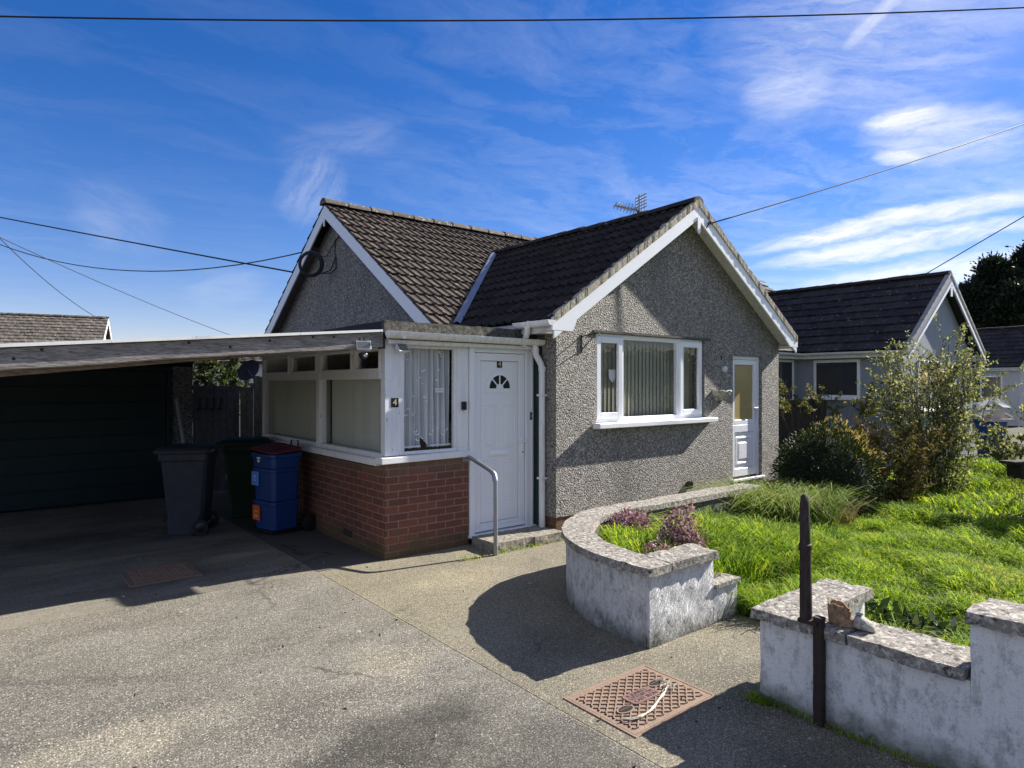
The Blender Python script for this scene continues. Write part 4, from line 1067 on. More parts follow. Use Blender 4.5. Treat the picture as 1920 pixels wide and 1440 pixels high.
core = [(3.08, 2.418, 0.02), (3.043, 2.344, 0.02), (2.938, 2.296, 0.02), (2.847, 2.26, 0.02), (2.77, 2.232, 0.02), (2.717, 2.217, 0.02), (2.652, 2.213, 0.02), (2.598, 2.228, 0.02), (2.554, 2.258, 0.02)]
for k in range(9):
    sr.tube([(x + random.uniform(-.007, .007), y + random.uniform(-.007, .007), .017 + random.uniform(0, .007)) for x, y, z in core[random.randint(0, 2):random.randint(6, 9)]], .0022, 4)
for k in range(22):
    p = Vector((*core[1][:2], .018)) + Vector((random.uniform(-.05, .03), random.uniform(-.03, .04), 0)); h = R(random.uniform(0, 360)); q = []
    for i in range(6):
        q.append(tuple(p)); h += random.uniform(-.6, .6); p = p + Vector((math.cos(h), math.sin(h), 0)) * .013; p.z = .016 + random.uniform(0, .01)
    sr.tube(q, .0018, 4)
so = sr.build('dry_grass', STRAW, None, loc=(2.85, 2.35, 0)); tag(so, 'pale dry grass stems lying across the rusty manhole cover', 'dry grass')

# ------------------------------------------------------------------ garden walls
GW = thing('garden_wall', 'curved low white painted garden wall with stone coping', 'garden wall', (3.6, 3.2, 0))
WT = .2
def curve_pts(off, n=26):
    """outer face line moved inwards by off: straight part, quarter arc, long back arm"""
    P = []
    for k in range(6): P.append((3.40 + off, 2.80 + .2 * k / 6))
    for k in range(n + 1):
        a = PI - (PI / 2) * k / n
        P.append((4.80 + (1.40 - off) * math.cos(a), 3.0 + (1.40 - off) * math.sin(a)))
    for k in range(1, 13): P.append((4.80 + (7.2 - 4.8) * k / 12, 4.40 - off))
    return P
def sweep(mb, o0, o1, z0, z1, i0=0, i1=None, nz=1):
    A, B = curve_pts(o0), curve_pts(o1)
    i1 = len(A) - 1 if i1 is None else i1
    vs = []; m = 2 * (nz + 1)
    for i in range(i0, i1 + 1):
        for k in range(nz + 1): vs.append((*A[i], z0 + (z1 - z0) * k / nz))
        for k in range(nz, -1, -1): vs.append((*B[i], z0 + (z1 - z0) * k / nz))
    L = i1 - i0
    fs = [(i * m + k, i * m + (k + 1) % m, (i + 1) * m + (k + 1) % m, (i + 1) * m + k) for i in range(L) for k in range(m)]
    fs = [f[::-1] for f in fs] + [tuple(range(m)), tuple(L * m + k for k in range(m - 1, -1, -1))]
    mb.add(vs, fs)
m_ = MB(); sweep(m_, 0, WT, 0, .482, nz=8); m_.build('curved_wall', OLDW, GW, rough=(7, .006), smooth=60)
m_ = MB(); sweep(m_, WT + .002, WT + .014, 0, .478, nz=8); m_.build('inner_face', m_stone('bare_render', (.10, .095, .082), (.2, .19, .16), (.03, .03, .026)), GW, rough=(7, .004), smooth=60)
m_ = MB().gbox(3.40, 4.125, 2.765, 2.80, .0, .482, .05).gbox(3.60, 4.125, 2.80, 2.97, .0, .482, .05).gbox(4.128, 4.43, 2.765, 2.97, 0, .255, .05)
m_.build('end_wall', OLDW2, GW, rough=(8, .012), smooth=60)
segs = [(0, 7), (7, 13), (13, 19), (19, 25), (25, 32), (32, 36), (36, 40), (40, 44)]
for a, b_ in segs:
    m_ = MB(); sweep(m_, -.035, WT + .03, .484, .54, a, b_, 2)
    A = m_.v; m_.build('coping_stone', COPE, GW, rough=(14, .013), smooth=50)
m_ = MB().gbox(3.365, 3.60, 2.735, 2.80, .484, .541, .03); m_.build('coping_stone', COPE, GW, rough=(14, .013), smooth=50)
m_ = MB().gbox(3.612, 4.14, 2.735, 3.0, .484, .54, .04); m_.build('coping_stone', COPE, GW, rough=(14, .014), smooth=50)
m_ = MB().gbox(4.132, 4.45, 2.745, 2.99, .255, .288, .04); m_.build('coping_stone', COPE, GW, rough=(14, .014), smooth=50)

BW = thing('boundary_wall', 'white painted low boundary wall with stone coping and taller pier', 'boundary wall', (3.45, 1.4, 0))
m_ = MB().gbox(3.355, 3.575, .955, 1.95, 0, .448, .06).gbox(3.575, 4.16, 1.735, 1.95, 0, .448, .06)
m_.build('wall', OLDW3, BW, rough=(6, .007), smooth=60)
m_ = MB().gbox(3.35, 3.60, -2.6, .953, 0, .705, .06); tag(m_.build('pier', OLDW3, BW, rough=(6, .007), smooth=60), 'taller end section of the white wall')
for y0, y1 in ((1.475, 1.985), (.965, 1.465)):
    m_ = MB().gbox(3.315, 3.615, y0, y1, .449, .505, .04); m_.build('coping_stone', COPE, BW, rough=(14, .013), smooth=50)
m_ = MB().gbox(3.62, 4.2, 1.70, 1.985, .449, .504, .04); m_.build('coping_stone', COPE, BW, rough=(14, .013), smooth=50)
for y0, y1 in ((.33, .965), (-.32, .32), (-.97, -.33), (-2.6, -.98)):
    m_ = MB().gbox(3.32, 3.63, y0, y1, .706, .76, .04); m_.build('coping_stone', COPE, BW, rough=(14, .013), smooth=50)

PS = thing('gate_post', 'dark weathered timber post standing against the white boundary wall', 'post', (3.31, 1.63, 0))
m_ = MB().gbox(3.29, 3.335, 1.578, 1.622, .012, .56, .03); m_.build('lower_stake', IRON, PS, rough=(14, .003), bevel=0)
m_ = MB(); n = 24
for i in range(n):
    pass
vs = []; prof = [(.027, 0), (.029, .01), (.028, .2), (.026, .35), (.031, .36), (.031, .385), (.025, .39), (.024, .5), (.022, .6), (.018, .632), (.009, .645)]
for r, h in prof:
    for k in range(10):
        a = 2 * PI * k / 10; ex = (abs(math.cos(a)) ** 4 + abs(math.sin(a)) ** 4) ** -.25
        vs.append((3.31 + r * ex * math.cos(a) + .004 * mnoise.noise((k, h * 9, 0)), 1.668 + r * ex * math.sin(a) + .012 * h, .532 + h))
m_.add(vs, [(i * 10 + k, i * 10 + (k + 1) % 10, (i + 1) * 10 + (k + 1) % 10, (i + 1) * 10 + k) for i in range(len(prof) - 1) for k in range(10)] + [tuple(range(9, -1, -1)), tuple((len(prof) - 1) * 10 + k for k in range(10))])
m_.build('upper_stake', POSTW, PS, smooth=40)
MB().box(3.28, 3.35, 1.60, 1.70, .515, .535).box(3.345, 3.39, 1.60, 1.66, .53, .536).build('iron_strap', IRON, PS, bevel=.002)

# terracotta boot and stone shoe on the coping
def boot_mesh(h, r, toe):
    """rings from the open top down the ankle and out to the toe"""
    rings = []
    for z, rx, ry, cx in ((h, r * 1.02, r, 0), (h * .97, r, r * .98, 0), (h * .6, r * .9, r * .88, .0), (h * .42, r * .95, r * .88, r * .08)):
        rings.append([Vector((cx + rx * math.cos(2 * PI * k / 20), ry * math.sin(2 * PI * k / 20), z)) for k in range(20)])
    return rings
BT = thing('boot_planter', 'broken terracotta boot shaped pot on the boundary wall coping', 'pot', (3.44, 1.555, .507), R(-62)); BT.scale = (.84, .84, .84)
m_ = MB(); n = 24; R_, H_ = .068, .125
def foot(k, z):     # plan radius of a boot: round heel, long toe along +x low down
    a = 2 * PI * k / n; t = max(0, 1 - z / (H_ * .62)); c = max(0, math.cos(a))
    return R_ * (1 + .95 * t ** .8 * c ** 2.5) * (1 - .08 * t), a
zs = [0, .012, .03, .05, .07, .085, .1, .118, .13]
for z in zs:
    for k in range(n):
        r, a = foot(k, z); low = .03 * max(0, math.cos(a)) * (z / .13) * 1.4
        m_.v.append((r * math.cos(a), r * math.sin(a) * .9, z - low + (.006 * math.sin(k * 1.7) if z > .11 else 0)))
o_ = len(m_.v); zin = [.13, .1, .05, .02]
for z in zin:
    for k in range(n):
        r, a = foot(k, z * .999); low = .03 * max(0, math.cos(a)) * (z / .13) * 1.4
        m_.v.append(((r * .84) * math.cos(a), (r * .84) * math.sin(a) * .9, z - low + (.006 * math.sin(k * 1.7) if z > .11 else 0)))
T_ = len(zs)
m_.f += [(i * n + k, i * n + (k + 1) % n, (i + 1) * n + (k + 1) % n, (i + 1) * n + k) for i in range(T_ - 1) for k in range(n)]
m_.f += [((T_ - 1) * n + k, (T_ - 1) * n + (k + 1) % n, T_ * n + (k + 1) % n, T_ * n + k) for k in range(n)]
m_.f += [((T_ + i) * n + k, (T_ + i) * n + (k + 1) % n, (T_ + i + 1) * n + (k + 1) % n, (T_ + i + 1) * n + k) for i in range(3) for k in range(n)]
m_.f += [tuple(range(n - 1, -1, -1)), tuple((T_ + 3) * n + k for k in range(n))]
m_.build('boot', TERRA, BT, world=False, smooth=50)
MB().gbox(.035, .125, -.045, .045, -.002, .035, .015).build('toe_cap', PALE, BT, world=False, rough=(25, .012), smooth=180)
SH = thing('stone_shoe', 'small pale stone shoe ornament beside the terracotta boot', 'ornament', (3.452, 1.44, .507), R(-75)); SH.scale = (.78, 1.05, .95)
m_ = MB(); ns = 14; prof = [(-.06, .018, .04), (-.052, .034, .066), (-.028, .038, .078), (0, .037, .066), (.028, .04, .05), (.05, .034, .042), (.064, .016, .03)]
for x, w, h in prof:
    for k in range(ns):
        a = 2 * PI * k / ns; c_, s_ = math.cos(a), math.sin(a)
        m_.v.append((x, w * (abs(c_) ** .7) * (1 if c_ >= 0 else -1), h * (.5 + .5 * (abs(s_) ** .7) * (1 if s_ >= 0 else -1))))
m_.f += [(i * ns + k, i * ns + (k + 1) % ns, (i + 1) * ns + (k + 1) % ns, (i + 1) * ns + k) for i in range(len(prof) - 1) for k in range(ns)] + [tuple(range(ns - 1, -1, -1)), tuple((len(prof) - 1) * ns + k for k in range(ns))]
m_.build('shoe', PALE, SH, world=False, smooth=60)
m_ = MB(); m_.lathe([(0, 0), (.02, 0), (.023, .004), (0, .005)], (-.028, 0, .076), 14); m_.build('opening', BLACK, SH, world=False)
PB = MB().lathe([(0, 0), (.025, .002), (.03, .02), (.024, .04), (0, .048)], (3.475, 1.497, .505), 12).build('pebble', PALE, None, rough=(30, .006), smooth=180, loc=(3.475, 1.497, .505)); tag(PB, 'small pale pebble between the boot pot and shoe', 'pebble')

# ------------------------------------------------------------------ TV aerial, cable coil, overhead cables
TV = thing('tv_aerial', 'rooftop television aerial on a mast behind the ridge', 'aerial', (8.95, 7.5, 3.2))
MB().tube([(8.95, 7.5, 3.1), (8.94, 7.5, 5.08)], .016, 8).build('mast', STEEL, TV)
m_ = MB(); d = Vector((-.95, .3, .10)).normalized(); c0 = Vector((8.97, 7.5, 4.80))
m_.tube([c0 + d * .05, c0 + d * .50], .016, 6)
s_ = Vector((.3, .95, 0)).normalized(); up = Vector((0, 0, 1))
for k in range(7):
    q = c0 + d * (.12 + .065 * k); l = .13 - .008 * k
    m_.tube([q - up * l * .6 + s_ * .05, q + up * l * .6 - s_ * .05], .008, 5); m_.tube([q - s_ * l, q + s_ * l], .008, 5)
m_.build('boom', ALU, TV)
m_ = MB()
for k in (-1, 1):
    for j in range(5): m_.tube([c0 + d * -.02 + up * (.05 * k + j * .055 * k) - s_ * .16, c0 + d * -.02 + up * (.05 * k + j * .055 * k) + s_ * .16], .010, 5)
    m_.tube([c0 + s_ * .15 * k - up * .28, c0 + s_ * .15 * k + up * .28], .011, 5); m_.tube([c0 + s_ * .05 * k - up * .28, c0 + s_ * .05 * k + up * .28], .009, 5)
m_.build('reflector', STEEL, TV)
m_ = MB(); m_.obox(c0 + Vector((-.03, 0, -.06)), (.07, .06, .10), Matrix.Identity(3)); m_.build('junction_box', BLACK, TV)

CC = thing('cable_coil', 'coil of black cable hanging below the left gable peak', 'cable', (4.45, 11.12, 3.6))
m_ = MB()
for k in range(7):
    r = .19 + random.uniform(-.02, .02); ox = random.uniform(-.025, .025)
    m_.tube([(4.3 + ox + .778 * r * math.cos(2 * PI * i / 28), 10.77 + ox - .628 * r * math.cos(2 * PI * i / 28), 3.793 + r * 1.06 * math.sin(2 * PI * i / 28) + ox * .4) for i in range(29)], .013, 6, False)
m_.build('coil', CABLE, CC, smooth=180)
MB().tube([(4.66, 10.40, 4.30), (4.66, 10.48, 4.24), (4.665, 10.60, 4.22), (4.66, 10.62, 4.0), (4.66, 10.58, 3.93), (4.64, 10.74, 3.72), (4.5, 10.86, 3.66)], .01, 6).tube([(4.66, 10.58, 3.93), (4.66, 10.56, 3.74), (4.64, 10.70, 3.67), (4.5, 10.86, 3.66)], .009, 6).tube([(4.66, 10.62, 4.2), (4.655, 10.95, 4.0), (4.5, 11.08, 3.98)], .007, 6).build('loose_tail', CABLE, CC, smooth=180)

def cable(label, a, b, sag, r=.011, n=24):
    a = Vector(a); b = Vector(b)
    P = [a.lerp(b, i / n) - Vector((0, 0, 4 * sag * (i / n) * (1 - i / n))) for i in range(n + 1)]
    o = MB().tube(P, r, 6).build('overhead_cable', CABLE, None, loc=tuple(a), smooth=180)
    return tag(o, label, 'cable', 'overhead cables')
CABLES = [
 ('thicker overhead cable running straight down to the left gable', (-2.0, 24.757, 6.94), (4.665, 11.86, 3.79), .02, .017),
 ('slack sagging cable meeting the left gable at the coil', (-2.0, 24.757, 7.283), (4.6, 11.39, 4.18), 1.19, .011),
 ('thin cable sloping down behind the carport roof', (-1.427, 24.293, 6.855), (9.481, 30.908, 3.668), .19, .012),
 ('thin steep cable dropping to the lichened roof on the left', (-.853, 23.83, 7.342), (4.265, 33.836, 4.412), .44, .012),
 ('overhead cable rising to the right from the front gable peak', (7.62, 5.18, 3.92), (18.082, 3.39, 7.683), .06, .010),
 ('overhead cable rising from behind the neighbouring ridge', (20.784, 7.634, 4.55), (20.665, 3.874, 6.484), .0, .013),
 ('single overhead cable crossing the whole top of the sky', (-.26, 9.852, 5.998), (12.33, 2.251, 7.279), .13, .010),
]
for lab, a, b, s, r in CABLES: cable(lab, a, b, s, r)
for k, x in enumerate((0, .35, .6)):
    p = Vector((-2.0, 24.757, 6.94)).lerp(Vector((4.44, 12.294, 3.90)), .29 + x * .05)
    o = MB().tube([p - Vector((.05, -.10, -.025)), p + Vector((.05, -.10, -.025))], .035, 8).build('cable_clamp', CABLE, None, loc=tuple(p)); tag(o, 'small dark clamp on the thick cable at the left edge', 'clamp', 'clamps on the thick cable')
MB().lathe([(0, 0), (.02, 0), (.025, .03), (0, .04)], (7.62, 5.17, 3.91), 10).tube([(7.58, 5.2, 3.86), (7.62, 5.18, 3.92), (7.66, 5.19, 3.95)], .008, 6).build('cable_hook', BLACK, HB)

# ------------------------------------------------------------------ neighbouring houses
def house(name, label, base, rz, ext, main, wallm, tilem, zr=4.19, mzr=4.8, cat='house', tw=.33):
    """ext=(x0,x1,y0) front wing, main=(x0,x1,y0,yr) main range; local coordinates"""
    t = thing(name, label, cat, base, rz)
    zE = 2.46
    mx0, mx1, my0, myr = main; my1 = 2 * myr - my0
    w = MB()
    gz = lambda y: zE + (mzr - zE) * (1 - abs(y - myr) / (myr - my0)) - .09
    w.box(mx0 + .2, mx1 - .2, my0 + .2, my1 - .2, 0, zE)
    for x in (mx0 + .2, mx1 - .4): w.prism([(x, my0 + .2, zE), (x, my1 - .2, zE), (x, myr, mzr - .1)], (.2, 0, 0))
    if ext:
        ex0, ex1, ey = ext; xr = (ex0 + ex1) / 2
        w.box(ex0 + .24, ex1 - .24, ey + .2, my0 + .2, 0, zE - .06)
        w.prism([(ex0 + .26, ey + .2, zE - .06), (ex1 - .26, ey + .2, zE - .06), (xr, ey + .2, zr - .13)], (0, .2, 0))
    w.build('wall', wallm, t, world=False)
    kw = dict(tw=tw, course=.32, rolls=1, amp=.012, lift=.035, seg=3, flat=True)
    L = math.hypot(myr - my0, mzr - zE)
    for y0, s in ((my0, 1), (my1, -1)):
        q = MB(); tile_slope(q, (mx0, y0, zE), (1, 0, 0), (0, myr - y0, mzr - zE), mx1 - mx0, L, **kw); q.build('roof_slope', tilem, t, world=False)
        q = MB(); slope_plate(q, [(mx0, y0, zE - .01), (mx1, y0, zE - .01), (mx1, myr, mzr - .012 - .001 * s), (mx0, myr, mzr - .012 - .001 * s)], .05); q.build('roof_deck', FELT_D, t, world=False)
    q = MB(); ridge_tiles(q, (mx0, myr, mzr + .03), (mx1, myr, mzr + .03), .11); q.build('ridge', tilem, t, world=False, smooth=50); q = MB()
    if ext: ridge_tiles(q, (xr, ey, zr + .03), (xr, my0 + (zr - zE) / (mzr - zE) * (myr - my0), zr + .03), .10); q.build('ridge', tilem, t, world=False, smooth=50)
    for x in (mx0 - .012, mx1 - .012):
        for ye in (my0, my1):
            MB().prism([(x, ye, zE + .0), (x, myr, mzr - .0), (x, myr, mzr - .2), (x, ye, zE - .2)], (.025, 0, 0)).build('barge_board', WHITE_GUT, t, world=False)
    if ext:
        L = math.hypot(xr - ex0, zr - zE); D = my0 + (zr - zE) / (mzr - zE) * (myr - my0) - ey
        for x0 in (ex0, ex1):
            q = MB(); tile_slope(q, (x0, ey, zE), (0, 1, 0), (xr - x0, 0, zr - zE), D, L, **kw); q.build('roof_slope', tilem, t, world=False)
            q = MB(); slope_plate(q, [(x0, ey + .02, zE - .01), (x0, ey + D, zE - .01), (xr, ey + D, zr - .013), (xr, ey + .02, zr - .013 + (.001 if x0 == ex0 else 0))], .05); q.build('roof_deck', FELT_D, t, world=False)
            q = MB(); sgn = 1 if x0 == ex0 else -1
            q.prism([(x0, ey - .01, zE + .0), (xr, ey - .01, zr + .0), (xr, ey - .01, zr - .24), (x0 + .0 * sgn, ey - .01, zE - .2)], (0, .025, 0))
            q.build('barge_board', m_paint('barge_grey', (.24, .25, .27), .5, .3), t, world=False)
            q = MB(); q.prism([(x0 - .01 * sgn, ey - .03, zE - .145), (xr, ey - .03, zr - .165), (xr, ey - .03, zr - .25), (x0 - .01 * sgn, ey - .03, zE - .215)], (0, .02, 0)); q.build('barge_trim', WHITE, t, world=False)
            q = MB()
            for i in range(12):     # dry verge caps along the edge
                a, b_ = i / 12, (i + .92) / 12
                q.prism([(x0 + (xr - x0) * a, ey - .025, zE + (zr - zE) * a + .055), (x0 + (xr - x0) * b_, ey - .025, zE + (zr - zE) * b_ + .05), (x0 + (xr - x0) * b_, ey - .025, zE + (zr - zE) * b_ - .01), (x0 + (xr - x0) * a, ey - .025, zE + (zr - zE) * a - .01)], (0, .09, 0))
            q.build('verge_cap', m_plain('verge_cap_grey', (.3, .29, .27), .7), t, world=False)
        MB().prism([(xr - .05, ey - .03, zr - .25), (xr + .05, ey - .03, zr - .25), (xr + .05, ey - .03, zr - .5), (xr - .05, ey - .03, zr - .5)], (0, .02, 0)).build('finial', WHITE, t, world=False)
        q = MB(); q.box(ex0 + .03, ex0 + .06, ey + .03, my0 + .2, zE - .15, zE - .01); q.box(ex1 - .06, ex1 - .03, ey + .03, my0 + .2, zE - .15, zE - .01); q.box(mx0, ex0 + .06, my0 + .03, my0 + .06, zE - .15, zE - .01)
        q.box(ex0 + .06, ex0 + .3, ey + .05, my0 + .2, zE - .15, zE - .13)
        q.build('fascia', WHITE_GUT, t, world=False)
        q = MB(); gutter(q, (ex0 - .03, ey + .02, zE - .03), (ex0 - .03, my0, zE - .03), .055); gutter(q, (mx0, my0 - .03, zE - .03), (ex0, my0 - .03, zE - .03), .055); q.build('gutter', WHITE_GUT, t, world=False, smooth=50)
    return t

def hwindow(t, axis, c, a0, a1, z0, z1, mull=()):
    """window lying on the wall plane axis=c (local), facing the smaller side"""
    q = MB(); w = .06; d = .05
    def bx(u0, u1, za, zb, o0=-.03, o1=.03):
        if axis == 'x': q.box(c + o0, c + o1, u0, u1, za, zb)
        else: q.box(u0, u1, c + o0, c + o1, za, zb)
    bx(a0, a0 + w, z0, z1); bx(a1 - w, a1, z0, z1); bx(a0 + w, a1 - w, z0, z0 + w); bx(a0 + w, a1 - w, z1 - w, z1); bx(a0 - .05, a1 + .05, z0 - .05, z0, -.09, .03)
    for m in mull: bx(m - w / 2, m + w / 2, z0 + w, z1 - w)
    f = q.build('window', WHITE, t, world=False, bevel=.004)
    q = MB()
    if axis == 'x': q.box(c - .012, c - .004, a0 + w, a1 - w, z0 + w, z1 - w)
    else: q.box(a0 + w, a1 - w, c - .012, c - .004, z0 + w, z1 - w)
    q.build('pane', m_plain('far_glass', (.035, .04, .042), .06, 0, .2, 3, 0, .6), f, world=False)

NH = house('neighbour_house', 'grey rendered neighbouring bungalow with dark tiled gable behind shrubs', (14.0, 5.0, 0), 0, (.25, 5.05, .12), (-2.9, 4.35, 2.3, 5.6), RENDER_N, TILE_N)
hwindow(NH, 'x', .49, 1.12, 2.12, 1.45, 2.28)
hwindow(NH, 'y', 2.5, -1.6, .28, 1.35, 2.30)
hwindow(NH, 'y', .32, 1.3, 3.6, 1.2, 2.25, (2.0, 2.9))
FH = house('far_house', 'far bungalow roof between the grey gable and conifers', (33, 9, 0), R(-8), (.2, 5.2, -1.4), (-2, 8.4, 1.4, 4.9), RENDER_W, TILE_N, zr=4.25, mzr=5.2)
hwindow(FH, 'x', .44, -.6, .9, .9, 2.1, (.2,))
LH = house('rear_house', 'house with lichened brown tiled roof beyond the carport', (4.5, 36.0, 0), R(-12), None, (-14, 0.0, -4.5, 0), RENDER_W, TILE_L, mzr=4.85, cat='house')
OB = house('rear_outbuilding', 'low tiled outbuilding glimpsed over the gate behind the porch', (6.9, 23.2, 0), R(-39), None, (-1.4, 2.6, -1.6, 0), RENDER_W, TILE_L, mzr=2.75, cat='outbuilding')

# ------------------------------------------------------------------ things in the far garden
FN = thing('dark_fence', 'dark vertical board fence behind the round shrub', 'fence', (12, 6.55, 0))
m_ = MB(); x = 10.75
while x < 13.9: m_.box(x, x + .14, 6.55 + random.uniform(0, .012), 6.58, .03, 1.45 + random.uniform(-.03, .03)); x += .15
m_.build('boards', FENCE_D, FN)
MB().box(10.75, 13.9, 6.585, 6.63, 1.2, 1.28).box(10.75, 13.9, 6.585, 6.63, .35, .43).build('rail', FENCE_D, FN)
wheelie('blue wheelie bin beside the bird house', (18.05, 4.75, 0), R(-100), BIN_B, None)
BH = thing('bird_house', 'white two tiered bird table with scalloped gable roofs', 'bird table', (16.8, 4.3, 0))
MB().tube([(16.8, 4.3, 0), (16.8, 4.3, .95)], .045, 8).build('post', FENCEW, BH)
for z, w in ((1.28, .30), (1.06, .34)):
    q = MB()
    for s in (-1, 1):
        q.prism([(16.8 + d_ * .78, 4.3 - d_ * .63, zz) for d_, zz in ((0, z + .18), (s * w, z), (s * w, z - .035), (0, z + .145))], (.15, .18, 0))
    q.build('gable_roof', WHITE, BH)
MB().obox((16.82, 4.32, .98), (.5, .4, .06), Matrix.Rotation(R(-39), 3, 'Z')).obox((16.85, 4.36, 1.1), (.3, .2, .2), Matrix.Rotation(R(-39), 3, 'Z')).build('table', m_paint('bird_table_pink', (.5, .42, .38), .7), BH)
LB = thing('low_bench', 'low dark timber bench at the far edge of the lawn', 'bench', (14.9, 3.2, 0))
MB().bar((14.05, 3.45, .36), (16.3, 2.35, .36), .3, .05).build('seat', FENCE_D, LB)
for k in (.08, .5, .92):
    c = Vector((14.05, 3.45, .17)).lerp(Vector((16.3, 2.35, .17)), k); MB().obox(c, (.08, .28, .33), Matrix.Rotation(R(-26), 3, 'Z')).build('leg', FENCE_D, LB)

# ------------------------------------------------------------------ planting
def unit(v): return v / np.maximum(np.linalg.norm(v, axis=1, keepdims=True), 1e-9)
def leaves(name, P, size, mat, parent, loc, aspect=.55, up=.3, seed=1, dirs=None, fold=.25):
    """diamond leaves, each its own island"""
    r = np.random.default_rng(seed); n = len(P)
    d = unit(r.normal(size=(n, 3)) + np.array([0, 0, up])) if dirs is None else unit(dirs + r.normal(size=(n, 3)) * .45)
    nrm = unit(r.normal(size=(n, 3)) + np.array([0, 0, .4]))
    s = unit(np.cross(d, nrm)); nn = np.cross(s, d)
    L = (size * r.uniform(.6, 1.35, n))[:, None]; W = L * aspect * .5
    a = P; b = P + d * L * .45 + s * W - nn * L * fold * .3; c = P + d * L; e = P + d * L * .45 - s * W - nn * L * fold * .3
    V = np.stack([a, b, c, e], 1).reshape(-1, 3)
    F = np.arange(4 * n).reshape(-1, 4)
    return np_mesh(name, V, F, mat, parent, loc)

def blades(P, h, w, lean, r, droop=.5):
    """tapered bent grass blades: 3 rows of 2 + tip = 2 quads + tip quad (degenerate-free)"""
    n = len(P); az = r.uniform(0, 2 * PI, n)
    d = np.stack([np.cos(az), np.sin(az), np.zeros(n)], 1) * (lean * r.uniform(.2, 1.3, n))[:, None] + np.array([-.12, .05, 0])
    sd = np.stack([-np.sin(az + .6), np.cos(az + .6), np.zeros(n)], 1)
    up = np.array([0, 0, 1.]); H = h[:, None]; W = (w * r.uniform(.6, 1.3, n))[:, None]
    p0 = P; p1 = P + up * H * .5 + d * H * .3; p2 = P + up * H * (.86 - .2 * droop) + d * H * .85; p3 = P + up * H * (1. - droop * .55) + d * H * (1.35)
    V = np.stack([p0 - sd * W, p0 + sd * W, p1 - sd * W * .9, p1 + sd * W * .9, p2 - sd * W * .6, p2 + sd * W * .6, p3 - sd * W * .08, p3 + sd * W * .08], 1).reshape(-1, 3)
    k = (np.arange(n) * 8)[:, None]
    F = np.concatenate([k + np.array([0, 1, 3, 2]), k + np.array([2, 3, 5, 4]), k + np.array([4, 5, 7, 6])], 1).reshape(-1, 4)
    return V, F

# lawn grass
def grass_points(n, x0, x1, y0, y1, r):
    out = []; 
    X = r.uniform(x0, x1, n); Y = r.uniform(y0, y1, n)
    for x, y in zip(X, Y):
        if not lawn_ok(x, y): continue
        k = mnoise.noise((x * 1.6, y * 1.6, 7)) + .5 * mnoise.noise((x * 4.5, y * 4.5, 2))
        if k < -.55 and r.random() < .6: continue
        out.append((x, y, lawn_z(x, y) - .01, k))
    return np.array(out)
r = np.random.default_rng(8)
G1 = grass_points(120000, 3.5, 9.5, -.6, 4.4, r); G1 = G1[(G1[:, 0] > 3.82) | (G1[:, 1] > 2.9)]; G2 = grass_points(60000, 9.0, 17.5, -3., 5.2, r)
G3 = grass_points(22000, 3.5, 6.6, 2.9, 4.05, r); G3 = G3[~((G3[:, 0] < 4.8) & (G3[:, 1] > 3.0) & (np.hypot(G3[:, 0] - 4.8, G3[:, 1] - 3.0) > 1.0)) & (G3[:, 0] > 3.78)]
Vs, Fs, o_ = [], [], 0
for G, w, hh in ((G3, .0055, .20), (G1, .0046, .095), (G2, .0085, .095)):
    lean_ = np.where((G[:, 0] < 4.9) & (G[:, 1] > 2.9), .32, .75); h = np.maximum(.03, hh * 1.2 + .135 * np.clip(G[:, 3], -.75, 1.2)) * r.uniform(.55, 1.4, len(G))
    h *= np.where(np.hypot(G[:, 0] - 4.6, G[:, 1] - 3.4) < 1.3, 1.25, 1.)
    V, F = blades(G[:, :3], h, w, lean_, r, .55)
    Vs.append(V); Fs.append(F + o_); o_ += len(V)
# weeds along wall feet and in the slab joints
wp_ = []
for k in range(700):
    t = r.random(); wp_.append((3.335 - abs(r.normal(0, .012)), -.8 + 2.75 * t, 0))
for k in range(160): wp_.append((3.33 - abs(r.normal(0, .03)), 1.93 + r.normal(0, .05), 0))
for k in range(200): wp_.append((r.uniform(3.6, 5.0), 5.30 + r.normal(0, .02), 0))
wp_ = np.array(wp_); V, F = blades(wp_, r.uniform(.015, .06, len(wp_)), .003, .9, r); Vs.append(V); Fs.append(F + o_); o_ += len(V)
go = np_mesh('grass', np.concatenate(Vs), np.concatenate(Fs), GRASS, None, (6, 2, 0)); tag(go, 'long uncut green grass of the front lawn', 'grass', kind='stuff')

r = np.random.default_rng(90); LP = []
while len(LP) < 260:
    x, y = r.uniform(-1.5, 4.3), r.uniform(.6, 7.)
    if x > 3.2 and y < 5.3 and y > 2.6: continue
    LP.append((x, y, .004))
leaves_args = np.array(LP)
# tall grass clump by the side door
lt = leaves('leaf_litter', leaves_args, .021, m_leaf('litter_leaf', [(0, (.02, .016, .012)), (.5, (.09, .07, .045)), (.75, (.4, .37, .3)), (1, (.6, .58, .52))], .1), None, (1, 3, 0), .6, 0, 91, dirs=np.array([[math.cos(k * 2.4), math.sin(k * 2.4), .12] for k in range(260)]))
tag(lt, 'scattered dead leaves and grit on the concrete drive', 'leaf litter', kind='stuff')
def clump(label, c, n, rad, h, mat, name='grass_clump', cat='plant', seed=3):
    r = np.random.default_rng(seed); a = r.uniform(0, 2 * PI, n); q = rad * np.sqrt(r.random(n))
    P = np.stack([c[0] + q * np.cos(a), c[1] + q * np.sin(a) * .8, np.full(n, c[2])], 1)
    V, F = blades(P, h * r.uniform(.5, 1.2, n), .006, .75, r, .65)
    o = np_mesh(name, V, F, mat, None, c); tag(o, label, cat); return o
clump('tall arching grass clump growing below the side door', (7.4, 3.98, .0), 4200, .62, .66, TUFT)
